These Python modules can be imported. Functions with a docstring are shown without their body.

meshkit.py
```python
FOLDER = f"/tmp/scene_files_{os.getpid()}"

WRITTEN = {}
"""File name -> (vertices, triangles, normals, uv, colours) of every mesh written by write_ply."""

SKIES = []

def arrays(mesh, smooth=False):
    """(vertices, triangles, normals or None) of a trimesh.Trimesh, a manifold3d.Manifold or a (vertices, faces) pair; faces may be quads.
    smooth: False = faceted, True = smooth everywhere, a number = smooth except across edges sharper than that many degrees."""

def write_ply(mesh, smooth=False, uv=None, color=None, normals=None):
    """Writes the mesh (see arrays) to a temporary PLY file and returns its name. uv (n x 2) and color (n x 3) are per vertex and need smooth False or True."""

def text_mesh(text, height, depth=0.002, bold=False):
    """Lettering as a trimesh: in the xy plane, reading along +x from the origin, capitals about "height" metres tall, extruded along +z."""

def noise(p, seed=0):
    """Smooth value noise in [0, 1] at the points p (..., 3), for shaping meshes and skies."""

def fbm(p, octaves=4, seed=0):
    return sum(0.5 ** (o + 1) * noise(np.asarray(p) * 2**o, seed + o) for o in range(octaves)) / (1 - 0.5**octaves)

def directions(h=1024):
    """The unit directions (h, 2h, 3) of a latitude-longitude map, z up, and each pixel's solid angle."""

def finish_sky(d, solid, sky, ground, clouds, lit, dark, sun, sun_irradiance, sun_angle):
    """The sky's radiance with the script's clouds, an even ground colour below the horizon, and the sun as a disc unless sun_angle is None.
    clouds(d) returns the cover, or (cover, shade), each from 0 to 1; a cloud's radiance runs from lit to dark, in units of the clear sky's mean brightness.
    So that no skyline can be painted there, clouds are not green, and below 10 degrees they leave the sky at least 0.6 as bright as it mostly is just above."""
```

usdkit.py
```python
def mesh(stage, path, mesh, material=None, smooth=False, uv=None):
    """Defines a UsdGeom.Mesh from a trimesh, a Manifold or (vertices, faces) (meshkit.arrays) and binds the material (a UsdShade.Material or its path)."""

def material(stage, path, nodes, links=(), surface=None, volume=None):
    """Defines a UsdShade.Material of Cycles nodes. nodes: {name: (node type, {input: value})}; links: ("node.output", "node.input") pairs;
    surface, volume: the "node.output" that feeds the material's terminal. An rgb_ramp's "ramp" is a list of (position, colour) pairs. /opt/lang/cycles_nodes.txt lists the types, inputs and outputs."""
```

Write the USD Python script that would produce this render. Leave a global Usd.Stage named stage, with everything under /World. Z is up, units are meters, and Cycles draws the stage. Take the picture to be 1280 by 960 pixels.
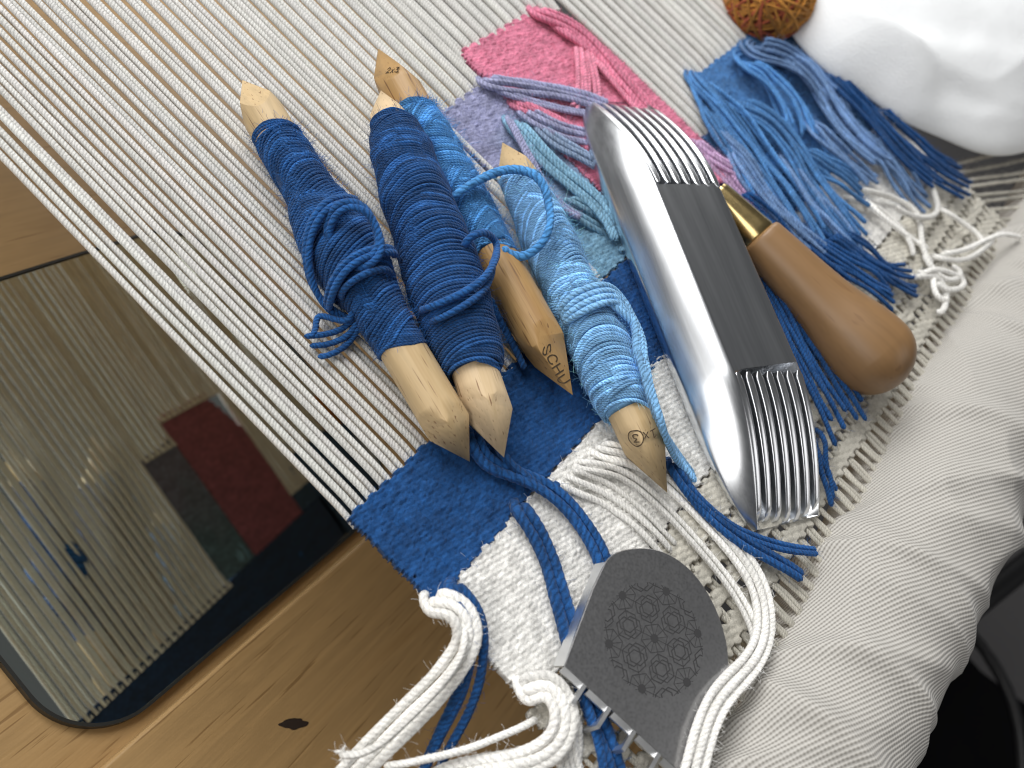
import math, random
import numpy as np, trimesh, manifold3d as m3, shapely
from shapely.geometry import Polygon, LineString, Point
from scipy.interpolate import CubicSpline
from pxr import Usd, UsdGeom, UsdLux, UsdShade, Sdf, Gf, Vt
import usdkit, meshkit
from meshkit import fbm, noise

stage = Usd.Stage.CreateInMemory()
UsdGeom.SetStageUpAxis(stage, UsdGeom.Tokens.z)
UsdGeom.SetStageMetersPerUnit(stage, 1.0)
UsdGeom.Xform.Define(stage, '/World')
T = Sdf.ValueTypeNames

# ------------------------------------------------------------------ camera
# x = along the weft, y = along the warp (away from the finished cloth), z = up from the warp plane
_M = np.array([[0.599, -0.709, 0.372], [-0.567, -0.704, -0.427], [0.565, 0.044, -0.824]])
_u, _, _v = np.linalg.svd(_M)
_M = _u @ _v                                    # rows: camera right, down, forward
FOC, DIST = 1100.0, 0.36
EYE = -_M.T @ np.array([0, 0, DIST])
cam = UsdGeom.Camera.Define(stage, '/World/camera')
_m = np.eye(4)
_m[0, :3], _m[1, :3], _m[2, :3], _m[3, :3] = _M[0], -_M[1], -_M[2], EYE
cam.AddTransformOp().Set(Gf.Matrix4d(*map(float, _m.ravel())))
cam.CreateFocalLengthAttr(28.0)
cam.CreateHorizontalApertureAttr(28.0 * 1280 / FOC)
cam.CreateVerticalApertureAttr(28.0 * 960 / FOC)
cam.CreateClippingRangeAttr(Gf.Vec2f(0.01, 50))
cam.CreateFocusDistanceAttr(0.355)
cam.CreateFStopAttr(7.0)
cam.CreateExposureAttr(-0.12)

# ------------------------------------------------------------------ light: a dim room, main and side windows, added fill lamps
def dome(path, color, strength):
    d = UsdLux.DomeLight.Define(stage, path)
    m = usdkit.material(stage, '/World/Looks/room_light', {'b': ('background_shader', {'color': color, 'strength': strength})}, surface='b.background')
    UsdShade.MaterialBindingAPI.Apply(d.GetPrim()).Bind(m)
    return d
def rect(path, pos, target, w, h, inten, color):
    l = UsdLux.RectLight.Define(stage, path)
    pos, target = np.array(pos, float), np.array(target, float)
    b = pos - target; b /= np.linalg.norm(b)
    r = np.cross([0, 0, 1.0], b); r /= np.linalg.norm(r)
    u = np.cross(b, r)
    m = np.eye(4); m[0, :3], m[1, :3], m[2, :3], m[3, :3] = r, u, b, pos
    l.AddTransformOp().Set(Gf.Matrix4d(*map(float, m.ravel())))
    l.CreateWidthAttr(w); l.CreateHeightAttr(h); l.CreateIntensityAttr(inten); l.CreateColorAttr(Gf.Vec3f(*color))
    return l
dome('/World/room_light', (0.96, 0.98, 1.0), 0.075)
rect('/World/window_light', (0.25, 1.12, 1.25), (0.03, 0.0, 0), 1.6, 1.1, 7.6, (1.0, 0.99, 0.97))
rect('/World/side_window_light', (1.45, 0.70, 0.50), (0.10, 0.0, 0), 0.7, 0.6, 5.0, (1.0, 0.99, 0.97))
rect('/World/left_fill_light', (-1.25, 0.45, 0.95), (-0.1, 0.0, -0.1), 1.3, 0.8, 3.6, (1.0, 0.98, 0.95))  # added soft fill panel that lifts wood and shadows, not a known window
rect('/World/room_fill_light', (0.55, -1.35, 1.10), (0.08, 0.0, 0), 0.9, 0.8, 1.5, (1.0, 0.98, 0.96))  # added weak fill lamp for the lower ridges and the shadows

# ------------------------------------------------------------------ helpers
used = {}
def numbered(parent, name):
    k = (parent, name); n = used.get(k, 0); used[k] = n + 1
    return f'{parent}/{name}' if n == 0 else f'{parent}/{name}_{n:03d}'
def setd(p, **kw):
    for k, v in kw.items():
        if v: p.SetCustomDataByKey(k, v)
def thing(name, label, category, group=None):
    p = UsdGeom.Xform.Define(stage, numbered('/World', name)).GetPrim()
    setd(p, label=label, category=category, group=group)
    return p
def obj(name, mesh, mat, parent=None, smooth=True, uv=None, col=None, **kw):
    """One Mesh prim under parent (or /World)."""
    path = numbered(str(parent.GetPath()) if parent else '/World', name)
    m = usdkit.mesh(stage, path, mesh, MAT[mat], smooth=smooth, uv=uv)
    if col is not None:
        UsdGeom.PrimvarsAPI(m).CreatePrimvar('tint', T.Color3fArray, 'vertex').Set(Vt.Vec3fArray.FromNumpy(np.asarray(col, np.float32)))
    setd(m.GetPrim(), **kw)
    return m.GetPrim()
def at(x, y, z=0.0):
    """The point of the plane z = const that photograph pixel (x, y) (1280 x 960) shows: used to measure the scene."""
    d = _M.T @ np.array([(x - 640) / FOC, (y - 480) / FOC, 1.0])
    return EYE + d * ((z - EYE[2]) / d[2])
def grid(nu, nv, wrap=False):
    i, j = np.meshgrid(np.arange(nu - 1), np.arange(nv - (0 if wrap else 1)), indexing='ij')
    j2 = (j + 1) % nv
    return np.stack([i * nv + j, i * nv + j2, (i + 1) * nv + j2, (i + 1) * nv + j], -1).reshape(-1, 4)
def cat(parts):
    """Joins (v, f, col, uv) tuples."""
    off, V, Fq, Cc, U = 0, [], [], [], []
    for v, f, c, u in parts:
        V.append(v); Fq.append(f + off); Cc.append(c); U.append(u); off += len(v)
    return np.vstack(V), np.vstack(Fq), np.vstack(Cc), np.vstack(U)
rng = np.random.default_rng(7)

# ------------------------------------------------------------------ materials
MAT = {}
def mat(key, name, nodes, links, surface='p.BSDF'):
    MAT[key] = usdkit.material(stage, f'/World/Looks/{name}', nodes, links, surface=surface)
def wool(key, rough=0.85, sheen=0.10, var=0.3, nscale=260.0, bump=0.35, ply=None, plybump=0.5):
    """Colour from the mesh's own tint; ply = how dark the groove between the twisted plies is (uv.x = turns of twist, uv.y = round the yarn)."""
    nodes = {
        'a': ('attribute', {'attribute': 'tint'}),
        'g': ('geometry', {}),
        'n': ('noise_texture', {'scale': nscale, 'detail': 4.0, 'roughness': 0.6}),
        'r': ('map_range', {'from_min': 0.25, 'from_max': 0.75, 'to_min': 1 - var, 'to_max': 1 + var}),
        'x': ('vector_math', {'math_type': 'scale'}),
        'n2': ('noise_texture', {'scale': 2400.0, 'detail': 3.0}),
        'r2': ('map_range', {'from_min': 0.3, 'from_max': 0.7, 'to_min': 0.80, 'to_max': 1.20}),
        'x2': ('vector_math', {'math_type': 'scale'}),
        'b': ('bump', {'strength': bump, 'distance': 0.0006}),
        'p': ('principled_bsdf', {'roughness': rough, 'sheen_weight': sheen, 'sheen_roughness': 0.5, 'specular_ior_level': 0.25})}
    links = [('g.position', 'n.vector'), ('g.position', 'n2.vector'), ('n.fac', 'r.value'), ('a.color', 'x.vector1'), ('r.result', 'x.scale'), ('x.vector', 'x2.vector1'), ('n2.fac', 'r2.value'), ('r2.result', 'x2.scale'), ('n2.fac', 'b.height')]
    if ply is None:
        links += [('x2.vector', 'p.base_color'), ('b.normal', 'p.normal')]
    else:
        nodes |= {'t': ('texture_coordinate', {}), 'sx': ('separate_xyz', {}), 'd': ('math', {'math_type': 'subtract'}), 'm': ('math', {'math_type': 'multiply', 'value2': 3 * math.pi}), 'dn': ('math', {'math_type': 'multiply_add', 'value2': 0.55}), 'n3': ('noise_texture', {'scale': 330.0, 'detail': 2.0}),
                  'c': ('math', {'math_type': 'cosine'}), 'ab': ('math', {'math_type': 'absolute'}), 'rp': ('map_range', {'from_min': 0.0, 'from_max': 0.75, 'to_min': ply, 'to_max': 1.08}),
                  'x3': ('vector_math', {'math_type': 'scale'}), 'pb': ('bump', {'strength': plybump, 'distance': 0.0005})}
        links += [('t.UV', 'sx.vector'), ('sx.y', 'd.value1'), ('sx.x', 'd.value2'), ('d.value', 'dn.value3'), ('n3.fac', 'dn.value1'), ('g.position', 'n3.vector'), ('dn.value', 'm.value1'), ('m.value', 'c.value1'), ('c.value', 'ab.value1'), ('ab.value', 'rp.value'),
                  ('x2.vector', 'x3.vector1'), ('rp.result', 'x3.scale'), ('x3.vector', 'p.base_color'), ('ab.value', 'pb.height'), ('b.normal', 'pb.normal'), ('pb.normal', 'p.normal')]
    mat(key, key, nodes, links)
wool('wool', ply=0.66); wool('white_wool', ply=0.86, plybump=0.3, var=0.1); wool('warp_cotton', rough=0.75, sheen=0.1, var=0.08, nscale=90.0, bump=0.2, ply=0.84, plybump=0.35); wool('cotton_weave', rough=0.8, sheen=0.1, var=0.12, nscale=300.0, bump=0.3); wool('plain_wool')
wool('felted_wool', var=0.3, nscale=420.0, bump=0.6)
def wood(key, c1, c2, pores, scale, stretch, rough=0.5, rot=(0, 0, 0), spec=0.4, porescale=1.0, bump=0.25):
    """Grain along local x of the object."""
    mat(key, key, {
        't': ('texture_coordinate', {}),
        'm': ('mapping', {'rotation': rot, 'scale': (scale / stretch, scale, scale)}),
        'n': ('noise_texture', {'scale': 1.0, 'detail': 6.0, 'roughness': 0.62, 'distortion': 0.4}),
        'ramp': ('rgb_ramp', {'ramp': [(0.28, c2), (0.48, c1), (0.6, tuple(x * 0.86 for x in c1)), (0.75, tuple(min(1, x * 1.12) for x in c1))]}),
        'm2': ('mapping', {'rotation': rot, 'scale': (scale * porescale / stretch * 2.2, scale * porescale * 5, scale * porescale * 5)}),
        'n2': ('noise_texture', {'scale': 1.0, 'detail': 2.0}),
        'pr': ('rgb_ramp', {'ramp': [(0.0, (1, 1, 1)), (0.30, (1, 1, 1)), (0.37, (0, 0, 0)), (1.0, (0, 0, 0))]}),
        'mx': ('mix', {'mix_type': 'mix', 'color2': pores}),
        'b': ('bump', {'strength': bump, 'distance': 0.0005}),
        'p': ('principled_bsdf', {'roughness': rough, 'specular_ior_level': spec})},
        [('t.object', 'm.vector'), ('t.object', 'm2.vector'), ('m.vector', 'n.vector'), ('n.fac', 'ramp.fac'), ('m2.vector', 'n2.vector'), ('n2.fac', 'pr.fac'), ('pr.color', 'mx.fac'), ('ramp.color', 'mx.color1'), ('mx.color', 'p.base_color'), ('n2.fac', 'b.height'), ('b.normal', 'p.normal')])
wood('oak', (0.36, 0.225, 0.095), (0.285, 0.170, 0.066), (0.225, 0.130, 0.050), 75.0, 12.0, rough=0.42, porescale=1.6)
wood('beech', (0.55, 0.405, 0.225), (0.45, 0.31, 0.15), (0.22, 0.125, 0.06), 160.0, 9.0, rough=0.5, porescale=1.3)
wood('pale_beech', (0.66, 0.50, 0.31), (0.56, 0.41, 0.23), (0.26, 0.15, 0.08), 160.0, 9.0, rough=0.55, porescale=1.3)
wood('brown_beech', (0.40, 0.245, 0.10), (0.31, 0.175, 0.065), (0.17, 0.09, 0.04), 160.0, 9.0, rough=0.42, porescale=1.3)
wood('varnished_wood', (0.25, 0.142, 0.062), (0.232, 0.13, 0.055), (0.21, 0.115, 0.05), 60.0, 8.0, rough=0.42, spec=0.5, bump=0.03)
def metal(key, color, rough, nscale=(60, 60, 60), var=0.1, aniso=0.0, bump=0.02):
    mat(key, key, {
        't': ('texture_coordinate', {}), 'm': ('mapping', {'scale': nscale}),
        'n': ('noise_texture', {'scale': 1.0, 'detail': 5.0}),
        'r': ('map_range', {'from_min': 0.3, 'from_max': 0.7, 'to_min': rough - var * rough * 2, 'to_max': rough + var * rough * 2}),
        'b': ('bump', {'strength': bump, 'distance': 0.0003}),
        'p': ('principled_bsdf', {'base_color': color, 'metallic': 1.0, 'anisotropic': aniso})},
        [('t.object', 'm.vector'), ('m.vector', 'n.vector'), ('n.fac', 'r.value'), ('r.result', 'p.roughness'), ('n.fac', 'b.height'), ('b.normal', 'p.normal')])
metal('aluminium', (0.80, 0.82, 0.85), 0.26, (10, 160, 160), var=0.07, bump=0.003)
metal('steel_plate', (0.46, 0.46, 0.47), 0.36, (900, 900, 900), var=0.05)
metal('steel_edge', (0.86, 0.87, 0.88), 0.38)
metal('brass', (0.62, 0.47, 0.22), 0.25)
mat('mirror_glass', 'mirror_glass', {'p': ('principled_bsdf', {'base_color': (0.86, 0.92, 0.85), 'metallic': 1.0, 'roughness': 0.015})}, [])
def plain(key, color, rough=0.6, spec=0.4, nscale=0, var=0.0):
    if not nscale:
        mat(key, key, {'p': ('principled_bsdf', {'base_color': color, 'roughness': rough, 'specular_ior_level': spec})}, [])
    else:
        mat(key, key, {'g': ('geometry', {}), 'n': ('noise_texture', {'scale': nscale, 'detail': 5.0}),
            'ramp': ('rgb_ramp', {'ramp': [(0.3, tuple(c * (1 - var) for c in color)), (0.7, tuple(c * (1 + var) for c in color))]}),
            'b': ('bump', {'strength': 0.3, 'distance': 0.001}),
            'p': ('principled_bsdf', {'roughness': rough, 'specular_ior_level': spec})},
            [('g.position', 'n.vector'), ('n.fac', 'ramp.fac'), ('ramp.color', 'p.base_color'), ('n.fac', 'b.height'), ('b.normal', 'p.normal')])
plain('dark_edge', (0.02, 0.02, 0.018), 0.35)
plain('bright_edge', (0.30, 0.31, 0.30), 0.3)
plain('ink', (0.07, 0.05, 0.032), 0.8, 0.1)
plain('etched', (0.040, 0.040, 0.042), 0.6, 0.3)
plain('dark_knot', (0.02, 0.010, 0.005), 0.7)
plain('carpet', (0.085, 0.083, 0.085), 0.95, 0.1, 700, 0.5)
plain('black_plastic', (0.006, 0.006, 0.007), 0.5, 0.3)
plain('black_paint', (0.007, 0.007, 0.008), 0.45, 0.4)
plain('black_cloth', (0.004, 0.004, 0.0045), 0.95, 0.05)
mat('twill', 'twill', {
    'u': ('texture_coordinate', {}), 'm': ('mapping', {'rotation': (0, 0, 0.50), 'scale': (1, 1, 1)}),
    'w': ('wave_texture', {'wave_type': 'bands', 'bands_direction': 'y', 'scale': 185.0, 'distortion': 0.35, 'detail': 2.0, 'detail_scale': 3.0}),
    'm2': ('mapping', {'rotation': (0, 0, -1.05), 'scale': (1, 1, 1)}),
    'w2': ('wave_texture', {'wave_type': 'bands', 'bands_direction': 'y', 'scale': 205.0, 'distortion': 0.35, 'detail': 1.0}),
    'mul': ('mix_float', {'fac': 0.25}),
    'n': ('noise_texture', {'scale': 30.0, 'detail': 3.0}),
    'ramp': ('rgb_ramp', {'ramp': [(0.08, (0.26, 0.247, 0.226)), (0.5, (0.465, 0.449, 0.42)), (1.0, (0.55, 0.535, 0.505))]}),
    'b': ('bump', {'strength': 0.55, 'distance': 0.0005}),
    'p': ('principled_bsdf', {'roughness': 0.9, 'sheen_weight': 0.2, 'specular_ior_level': 0.2})},
    [('u.UV', 'm.vector'), ('m.vector', 'w.vector'), ('u.UV', 'm2.vector'), ('m2.vector', 'w2.vector'), ('w.fac', 'mul.a'), ('w2.fac', 'mul.b'), ('mul.result', 'ramp.fac'), ('ramp.color', 'p.base_color'), ('mul.result', 'b.height'), ('b.normal', 'p.normal')])
mat('white_cotton', 'white_cotton', {
    'g': ('geometry', {}), 'n': ('noise_texture', {'scale': 900.0, 'detail': 3.0}), 'n2': ('noise_texture', {'scale': 35.0, 'detail': 4.0}),
    'ad': ('math', {'math_type': 'multiply_add', 'value2': 3.0}),
    'b': ('bump', {'strength': 0.5, 'distance': 0.0007}),
    'p': ('principled_bsdf', {'base_color': (0.80, 0.82, 0.84), 'roughness': 0.95, 'sheen_weight': 0.2, 'specular_ior_level': 0.15})},
    [('g.position', 'n.vector'), ('g.position', 'n2.vector'), ('n2.fac', 'ad.value1'), ('n.fac', 'ad.value3'), ('ad.value', 'b.height'), ('b.normal', 'p.normal')])
mat('fibre', 'fibre', {'a': ('attribute', {'attribute': 'tint'}), 'p': ('principled_bsdf', {'roughness': 0.8, 'specular_ior_level': 0.2})}, [('a.color', 'p.base_color')])

NAVY = np.array([0.009, 0.062, 0.200]); DEEP = np.array([0.006, 0.028, 0.095]); BRIGHT = np.array([0.035, 0.165, 0.42])
WHITE = np.array([0.80, 0.79, 0.76]); BEIGE = np.array([0.47, 0.45, 0.395]); WARP = np.array([0.56, 0.555, 0.535])
MID = np.array([0.048, 0.180, 0.40]); LIGHT = np.array([0.17, 0.36, 0.60]); SKY = np.array([0.068, 0.20, 0.44])
LAV = np.array([0.29, 0.30, 0.46]); TEAL = np.array([0.17, 0.32, 0.44]); PINK = np.array([0.60, 0.19, 0.29]); PERI = np.array([0.135, 0.235, 0.43]); MAUVE = np.array([0.42, 0.28, 0.44])

# ------------------------------------------------------------------ yarn
def resample(P, step):
    P = np.asarray(P, float)
    if len(P) > 2:
        s = np.r_[0, np.cumsum(np.linalg.norm(np.diff(P, axis=0), axis=1))]
        cs = CubicSpline(s, P); t = np.linspace(0, s[-1], max(30, 8 * len(P)))
        P = cs(t)
    s = np.r_[0, np.cumsum(np.linalg.norm(np.diff(P, axis=0), axis=1))]
    t = np.linspace(0, s[-1], max(4, int(s[-1] / step) + 1))
    return np.stack([np.interp(t, s, P[:, k]) for k in range(3)], 1), t
def frames(P):
    Tn = np.gradient(P, axis=0); Tn /= np.linalg.norm(Tn, axis=1, keepdims=True) + 1e-12
    A = np.empty_like(P)
    a = np.cross(Tn[0], [0, 0, 1.0] if abs(Tn[0, 2]) < 0.9 else [1.0, 0, 0]); a /= np.linalg.norm(a)
    tl = Tn.tolist(); out = []
    x, y, z = a
    for tx, ty, tz in tl:
        d = x * tx + y * ty + z * tz
        x, y, z = x - d * tx, y - d * ty, z - d * tz
        n = math.sqrt(x * x + y * y + z * z) or 1.0
        x, y, z = x / n, y / n, z / n
        out.append((x, y, z))
    A = np.array(out)
    return Tn, A, np.cross(Tn, A)
def yarn(P, r, color, pitch=None, sides=9, step=0.0011, plies=3, depth=0.16, vary=0.18, tips=True, seed=0, colors=None, presampled=False, rvar=0.2):
    """A plied yarn along P: (v, f, col, uv)."""
    if presampled: P = np.asarray(P); s = np.r_[0, np.cumsum(np.linalg.norm(np.diff(P, axis=0), axis=1))]
    else: P, s = resample(P, step)
    pitch = pitch or 4.0 * r
    Tn, A, B = frames(P)
    th = np.arange(sides + 1) * 2 * np.pi / sides
    ph = th[None] - 2 * np.pi * s[:, None] / pitch
    prof = (1 - depth) + depth * np.abs(np.cos(plies / 2 * ph)) if depth else np.ones_like(ph)
    nz = noise(np.stack([s * 140, np.full_like(s, seed * 7.3), np.zeros_like(s)], 1), seed)
    rr = r * (1 - rvar / 2 + rvar * nz)
    if tips: rr[0] *= 0.25; rr[-1] *= 0.3
    q = rr[:, None] * prof
    V = P[:, None] + q[..., None] * (np.cos(th)[None, :, None] * A[:, None] + np.sin(th)[None, :, None] * B[:, None])
    n2 = fbm(np.stack([s * 45, np.full_like(s, seed * 3.1 + .5), np.zeros_like(s)], 1), 3, seed + 3)
    base = np.asarray(color if colors is None else colors, float)
    if base.ndim == 1: base = np.broadcast_to(base, (len(s), 3))
    col = np.repeat((base * (1 + vary * 2 * (n2 - 0.5))[:, None])[:, None], sides + 1, 1)
    uv = np.stack(np.broadcast_arrays((s / pitch)[:, None], th[None] / (2 * np.pi)), -1)
    return V.reshape(-1, 3), grid(len(P), sides + 1), col.reshape(-1, 3), uv.reshape(-1, 2)
def put_yarn(name, parts, parent, m='wool', **kw):
    v, f, c, u = cat(parts) if isinstance(parts, list) else parts
    return obj(name, (v, f), m, parent, smooth=True, uv=u, col=c, **kw)
def loose_fibres(parent, v, c, n, length, seed, width=0.00010, lift=0.35):
    """Stray wool hairs standing off the yarn surface v."""
    g = np.random.default_rng(seed)
    k = g.integers(0, len(v), n)
    p0, cc = v[k], c[k]
    d = g.normal(size=(n, 3)); d[:, 2] = np.abs(d[:, 2]) * 0.6 + lift; d /= np.linalg.norm(d, axis=1, keepdims=True)
    e = g.normal(size=(n, 3)); L = length * g.uniform(0.3, 1.3, n)[:, None]
    t = np.linspace(0, 1, 5)[None, :, None]
    P = p0[:, None] + d[:, None] * L[:, None] * t + e[:, None] * L[:, None] * 0.38 * t ** 2
    path = numbered(str(parent.GetPath()), 'loose_fibres')
    b = UsdGeom.BasisCurves.Define(stage, path)
    b.CreateTypeAttr('linear'); b.CreatePointsAttr(Vt.Vec3fArray.FromNumpy(P.reshape(-1, 3).astype(np.float32)))
    b.CreateCurveVertexCountsAttr(Vt.IntArray.FromNumpy(np.full(n, 5, np.int32)))
    b.CreateWidthsAttr(Vt.FloatArray.FromNumpy(np.full(n * 5, width, np.float32))); b.SetWidthsInterpolation('vertex')
    UsdGeom.PrimvarsAPI(b).CreatePrimvar('tint', T.Color3fArray, 'vertex').Set(Vt.Vec3fArray.FromNumpy(np.repeat(np.minimum(cc * 1.25, 0.9), 5, 0).astype(np.float32)))
    UsdShade.MaterialBindingAPI.Apply(b.GetPrim()).Bind(MAT['fibre'])
    setd(b.GetPrim(), kind='stuff')
def rgb_along(stops):
    """stops [(t, colour)] -> function of t array."""
    tt = [s[0] for s in stops]; cc = np.array([s[1] for s in stops])
    return lambda t: np.stack([np.interp(t, tt, cc[:, k]) for k in range(3)], 1)

# ------------------------------------------------------------------ floor and the dark chair under the loom
FZ = -0.62
obj('floor', trimesh.creation.box([6, 6, 0.02], trimesh.transformations.translation_matrix([0, 0, FZ - 0.01])), 'carpet', smooth=False, kind='structure')
ch = thing('chair', 'black tubular chair base in the shadow on the floor right of the beige roll', 'chair')
def bar(a, b, r, n=14):
    return trimesh.creation.cylinder(radius=r, segment=np.array([a, b]), sections=n)
obj('leg', bar(at(1120, 835, -0.28), at(1340, 660, -0.28), 0.011), 'black_paint', ch, smooth=40)
v, f, c, u = yarn([at(1195, 770, -0.34), at(1232, 815, -0.34), at(1262, 870, -0.34), at(1275, 930, -0.34), at(1278, 1000, -0.34)], 0.0055, NAVY, depth=0, sides=12, step=0.005)
obj('leg', (v, f), 'black_paint', ch, smooth=True)
seat = np.array([at(*p, -0.42)[:2] for p in [(1090, 990), (1130, 870), (1175, 790), (1225, 845), (1300, 900), (1340, 1020), (1200, 1100)]])
sp = Polygon(seat).buffer(0.01).buffer(-0.004)
sm = trimesh.creation.extrude_polygon(sp, 0.04, engine='earcut'); sm.apply_translation([0, 0, -0.46])
obj('seat', sm, 'black_cloth', ch, smooth=30)

# ------------------------------------------------------------------ board, plank and mirror under the warp
TH, PH, HB = 0.140, 0.330, 0.180
BN = np.array([math.sin(PH), -math.sin(TH), 1.0]); BN /= np.linalg.norm(BN)
def onb(x, y, lift=0.0):
    d = _M.T @ np.array([(x - 640) / FOC, (y - 480) / FOC, 1.0])
    return EYE + d * ((lift - HB - BN @ EYE) / (BN @ d))
B0 = onb(160, 905)
BU = onb(440, 668) - B0; BU -= BN * (BU @ BN); BU /= np.linalg.norm(BU)
BV = np.cross(BN, BU)
def bl(p):                                      # board coordinates of a world point
    d = np.asarray(p) - B0
    return np.array([d @ BU, d @ BV, d @ BN])
BM = np.eye(4); BM[0, :3], BM[1, :3], BM[2, :3], BM[3, :3] = BU, BV, BN, B0
def bthing(name, label, category, kind=None):
    p = thing(name, label, category)
    UsdGeom.Xformable(p).AddTransformOp().Set(Gf.Matrix4d(*map(float, BM.ravel())))
    return p
up = [bl(onb(0, 360)), bl(onb(110, 308)), bl(onb(0, 812)), bl(onb(60, 880)), bl(onb(440, 668))]
MV = (up[0][1] + up[1][1]) / 2                  # depth of the mirror along v
MU0 = up[2][0] - 0.004                               # its left edge
def rounded_plate(u0, v0, u1, v1, r, z0, z1, ch=0.0008):
    pg = shapely.box(u0 + r, v0 + r, u1 - r, v1 - r).buffer(r, quad_segs=14)
    m = trimesh.creation.extrude_polygon(pg, z1 - z0, engine='earcut'); m.apply_translation([0, 0, z0])
    return m
mi = bthing('mirror', 'thin round cornered mirror lying on the wood under the warp threads', 'mirror')
ML = bl(onb(440, 668))[0] - MU0 + 0.05
obj('edging', (lambda o, i: trimesh.creation.extrude_polygon(o.difference(i), 0.004, engine='earcut'))(
    shapely.box(MU0 + 0.034, 0.034, MU0 + ML - 0.034, MV - 0.034).buffer(0.034, quad_segs=16), shapely.box(MU0 + 0.034, 0.034, MU0 + ML - 0.034, MV - 0.034).buffer(0.0325, quad_segs=16)), 'dark_edge', mi, smooth=30)
gl = trimesh.creation.extrude_polygon(shapely.box(MU0 + 0.034, 0.034, MU0 + ML - 0.034, MV - 0.034).buffer(0.0327, quad_segs=16), 0.003, engine='earcut')
obj('glass', gl, 'mirror_glass', mi, smooth=False)
e0, e1 = bl(onb(140, 962, 0.012)), bl(onb(445, 672, 0.012))
pe = (e0[1] + e1[1]) / 2
bd = bthing('wooden_board', 'brown oak board around and under the mirror', 'board')
bw = trimesh.creation.box([0.95, 0.80, 0.018]); bw.apply_translation([0.1, pe - 0.002 + 0.40, -0.0092])
obj('panel', bw, 'oak', bd, smooth=False)
pk = bthing('wooden_plank', 'brown oak plank with a dark knot in front of the mirror', 'plank')
def rbox(x0, y0, z0, x1, y1, z1, r=0.0015):
    s = m3.Manifold.sphere(r, 12)
    return m3.Manifold.batch_hull([s.translate([x, y, z]) for x in (x0 + r, x1 - r) for y in (y0 + r, y1 - r) for z in (z0 + r, z1 - r)])
obj('board', rbox(-0.3, pe - 0.24, -0.016, bl(onb(735, 830, 0.012))[0], pe, 0.012, 0.002), 'oak', pk, smooth=40)
kn = bl(onb(366, 905, 0.012))
ka = np.linspace(0, 2 * np.pi, 36, endpoint=False); kr = 0.75 + 0.5 * noise(np.stack([np.cos(ka) * 2.2 + 5, np.sin(ka) * 2.2, 0 * ka], 1), 4)
kp = shapely.affinity.rotate(Polygon(np.stack([0.0066 * kr * np.cos(ka), 0.0027 * kr * np.sin(ka)], 1)), -38)
km = trimesh.creation.extrude_polygon(kp, 0.0002, engine='earcut'); km.apply_translation([kn[0], kn[1], 0.01202])
obj('knot', km, 'dark_knot', pk, smooth=False)

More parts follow.
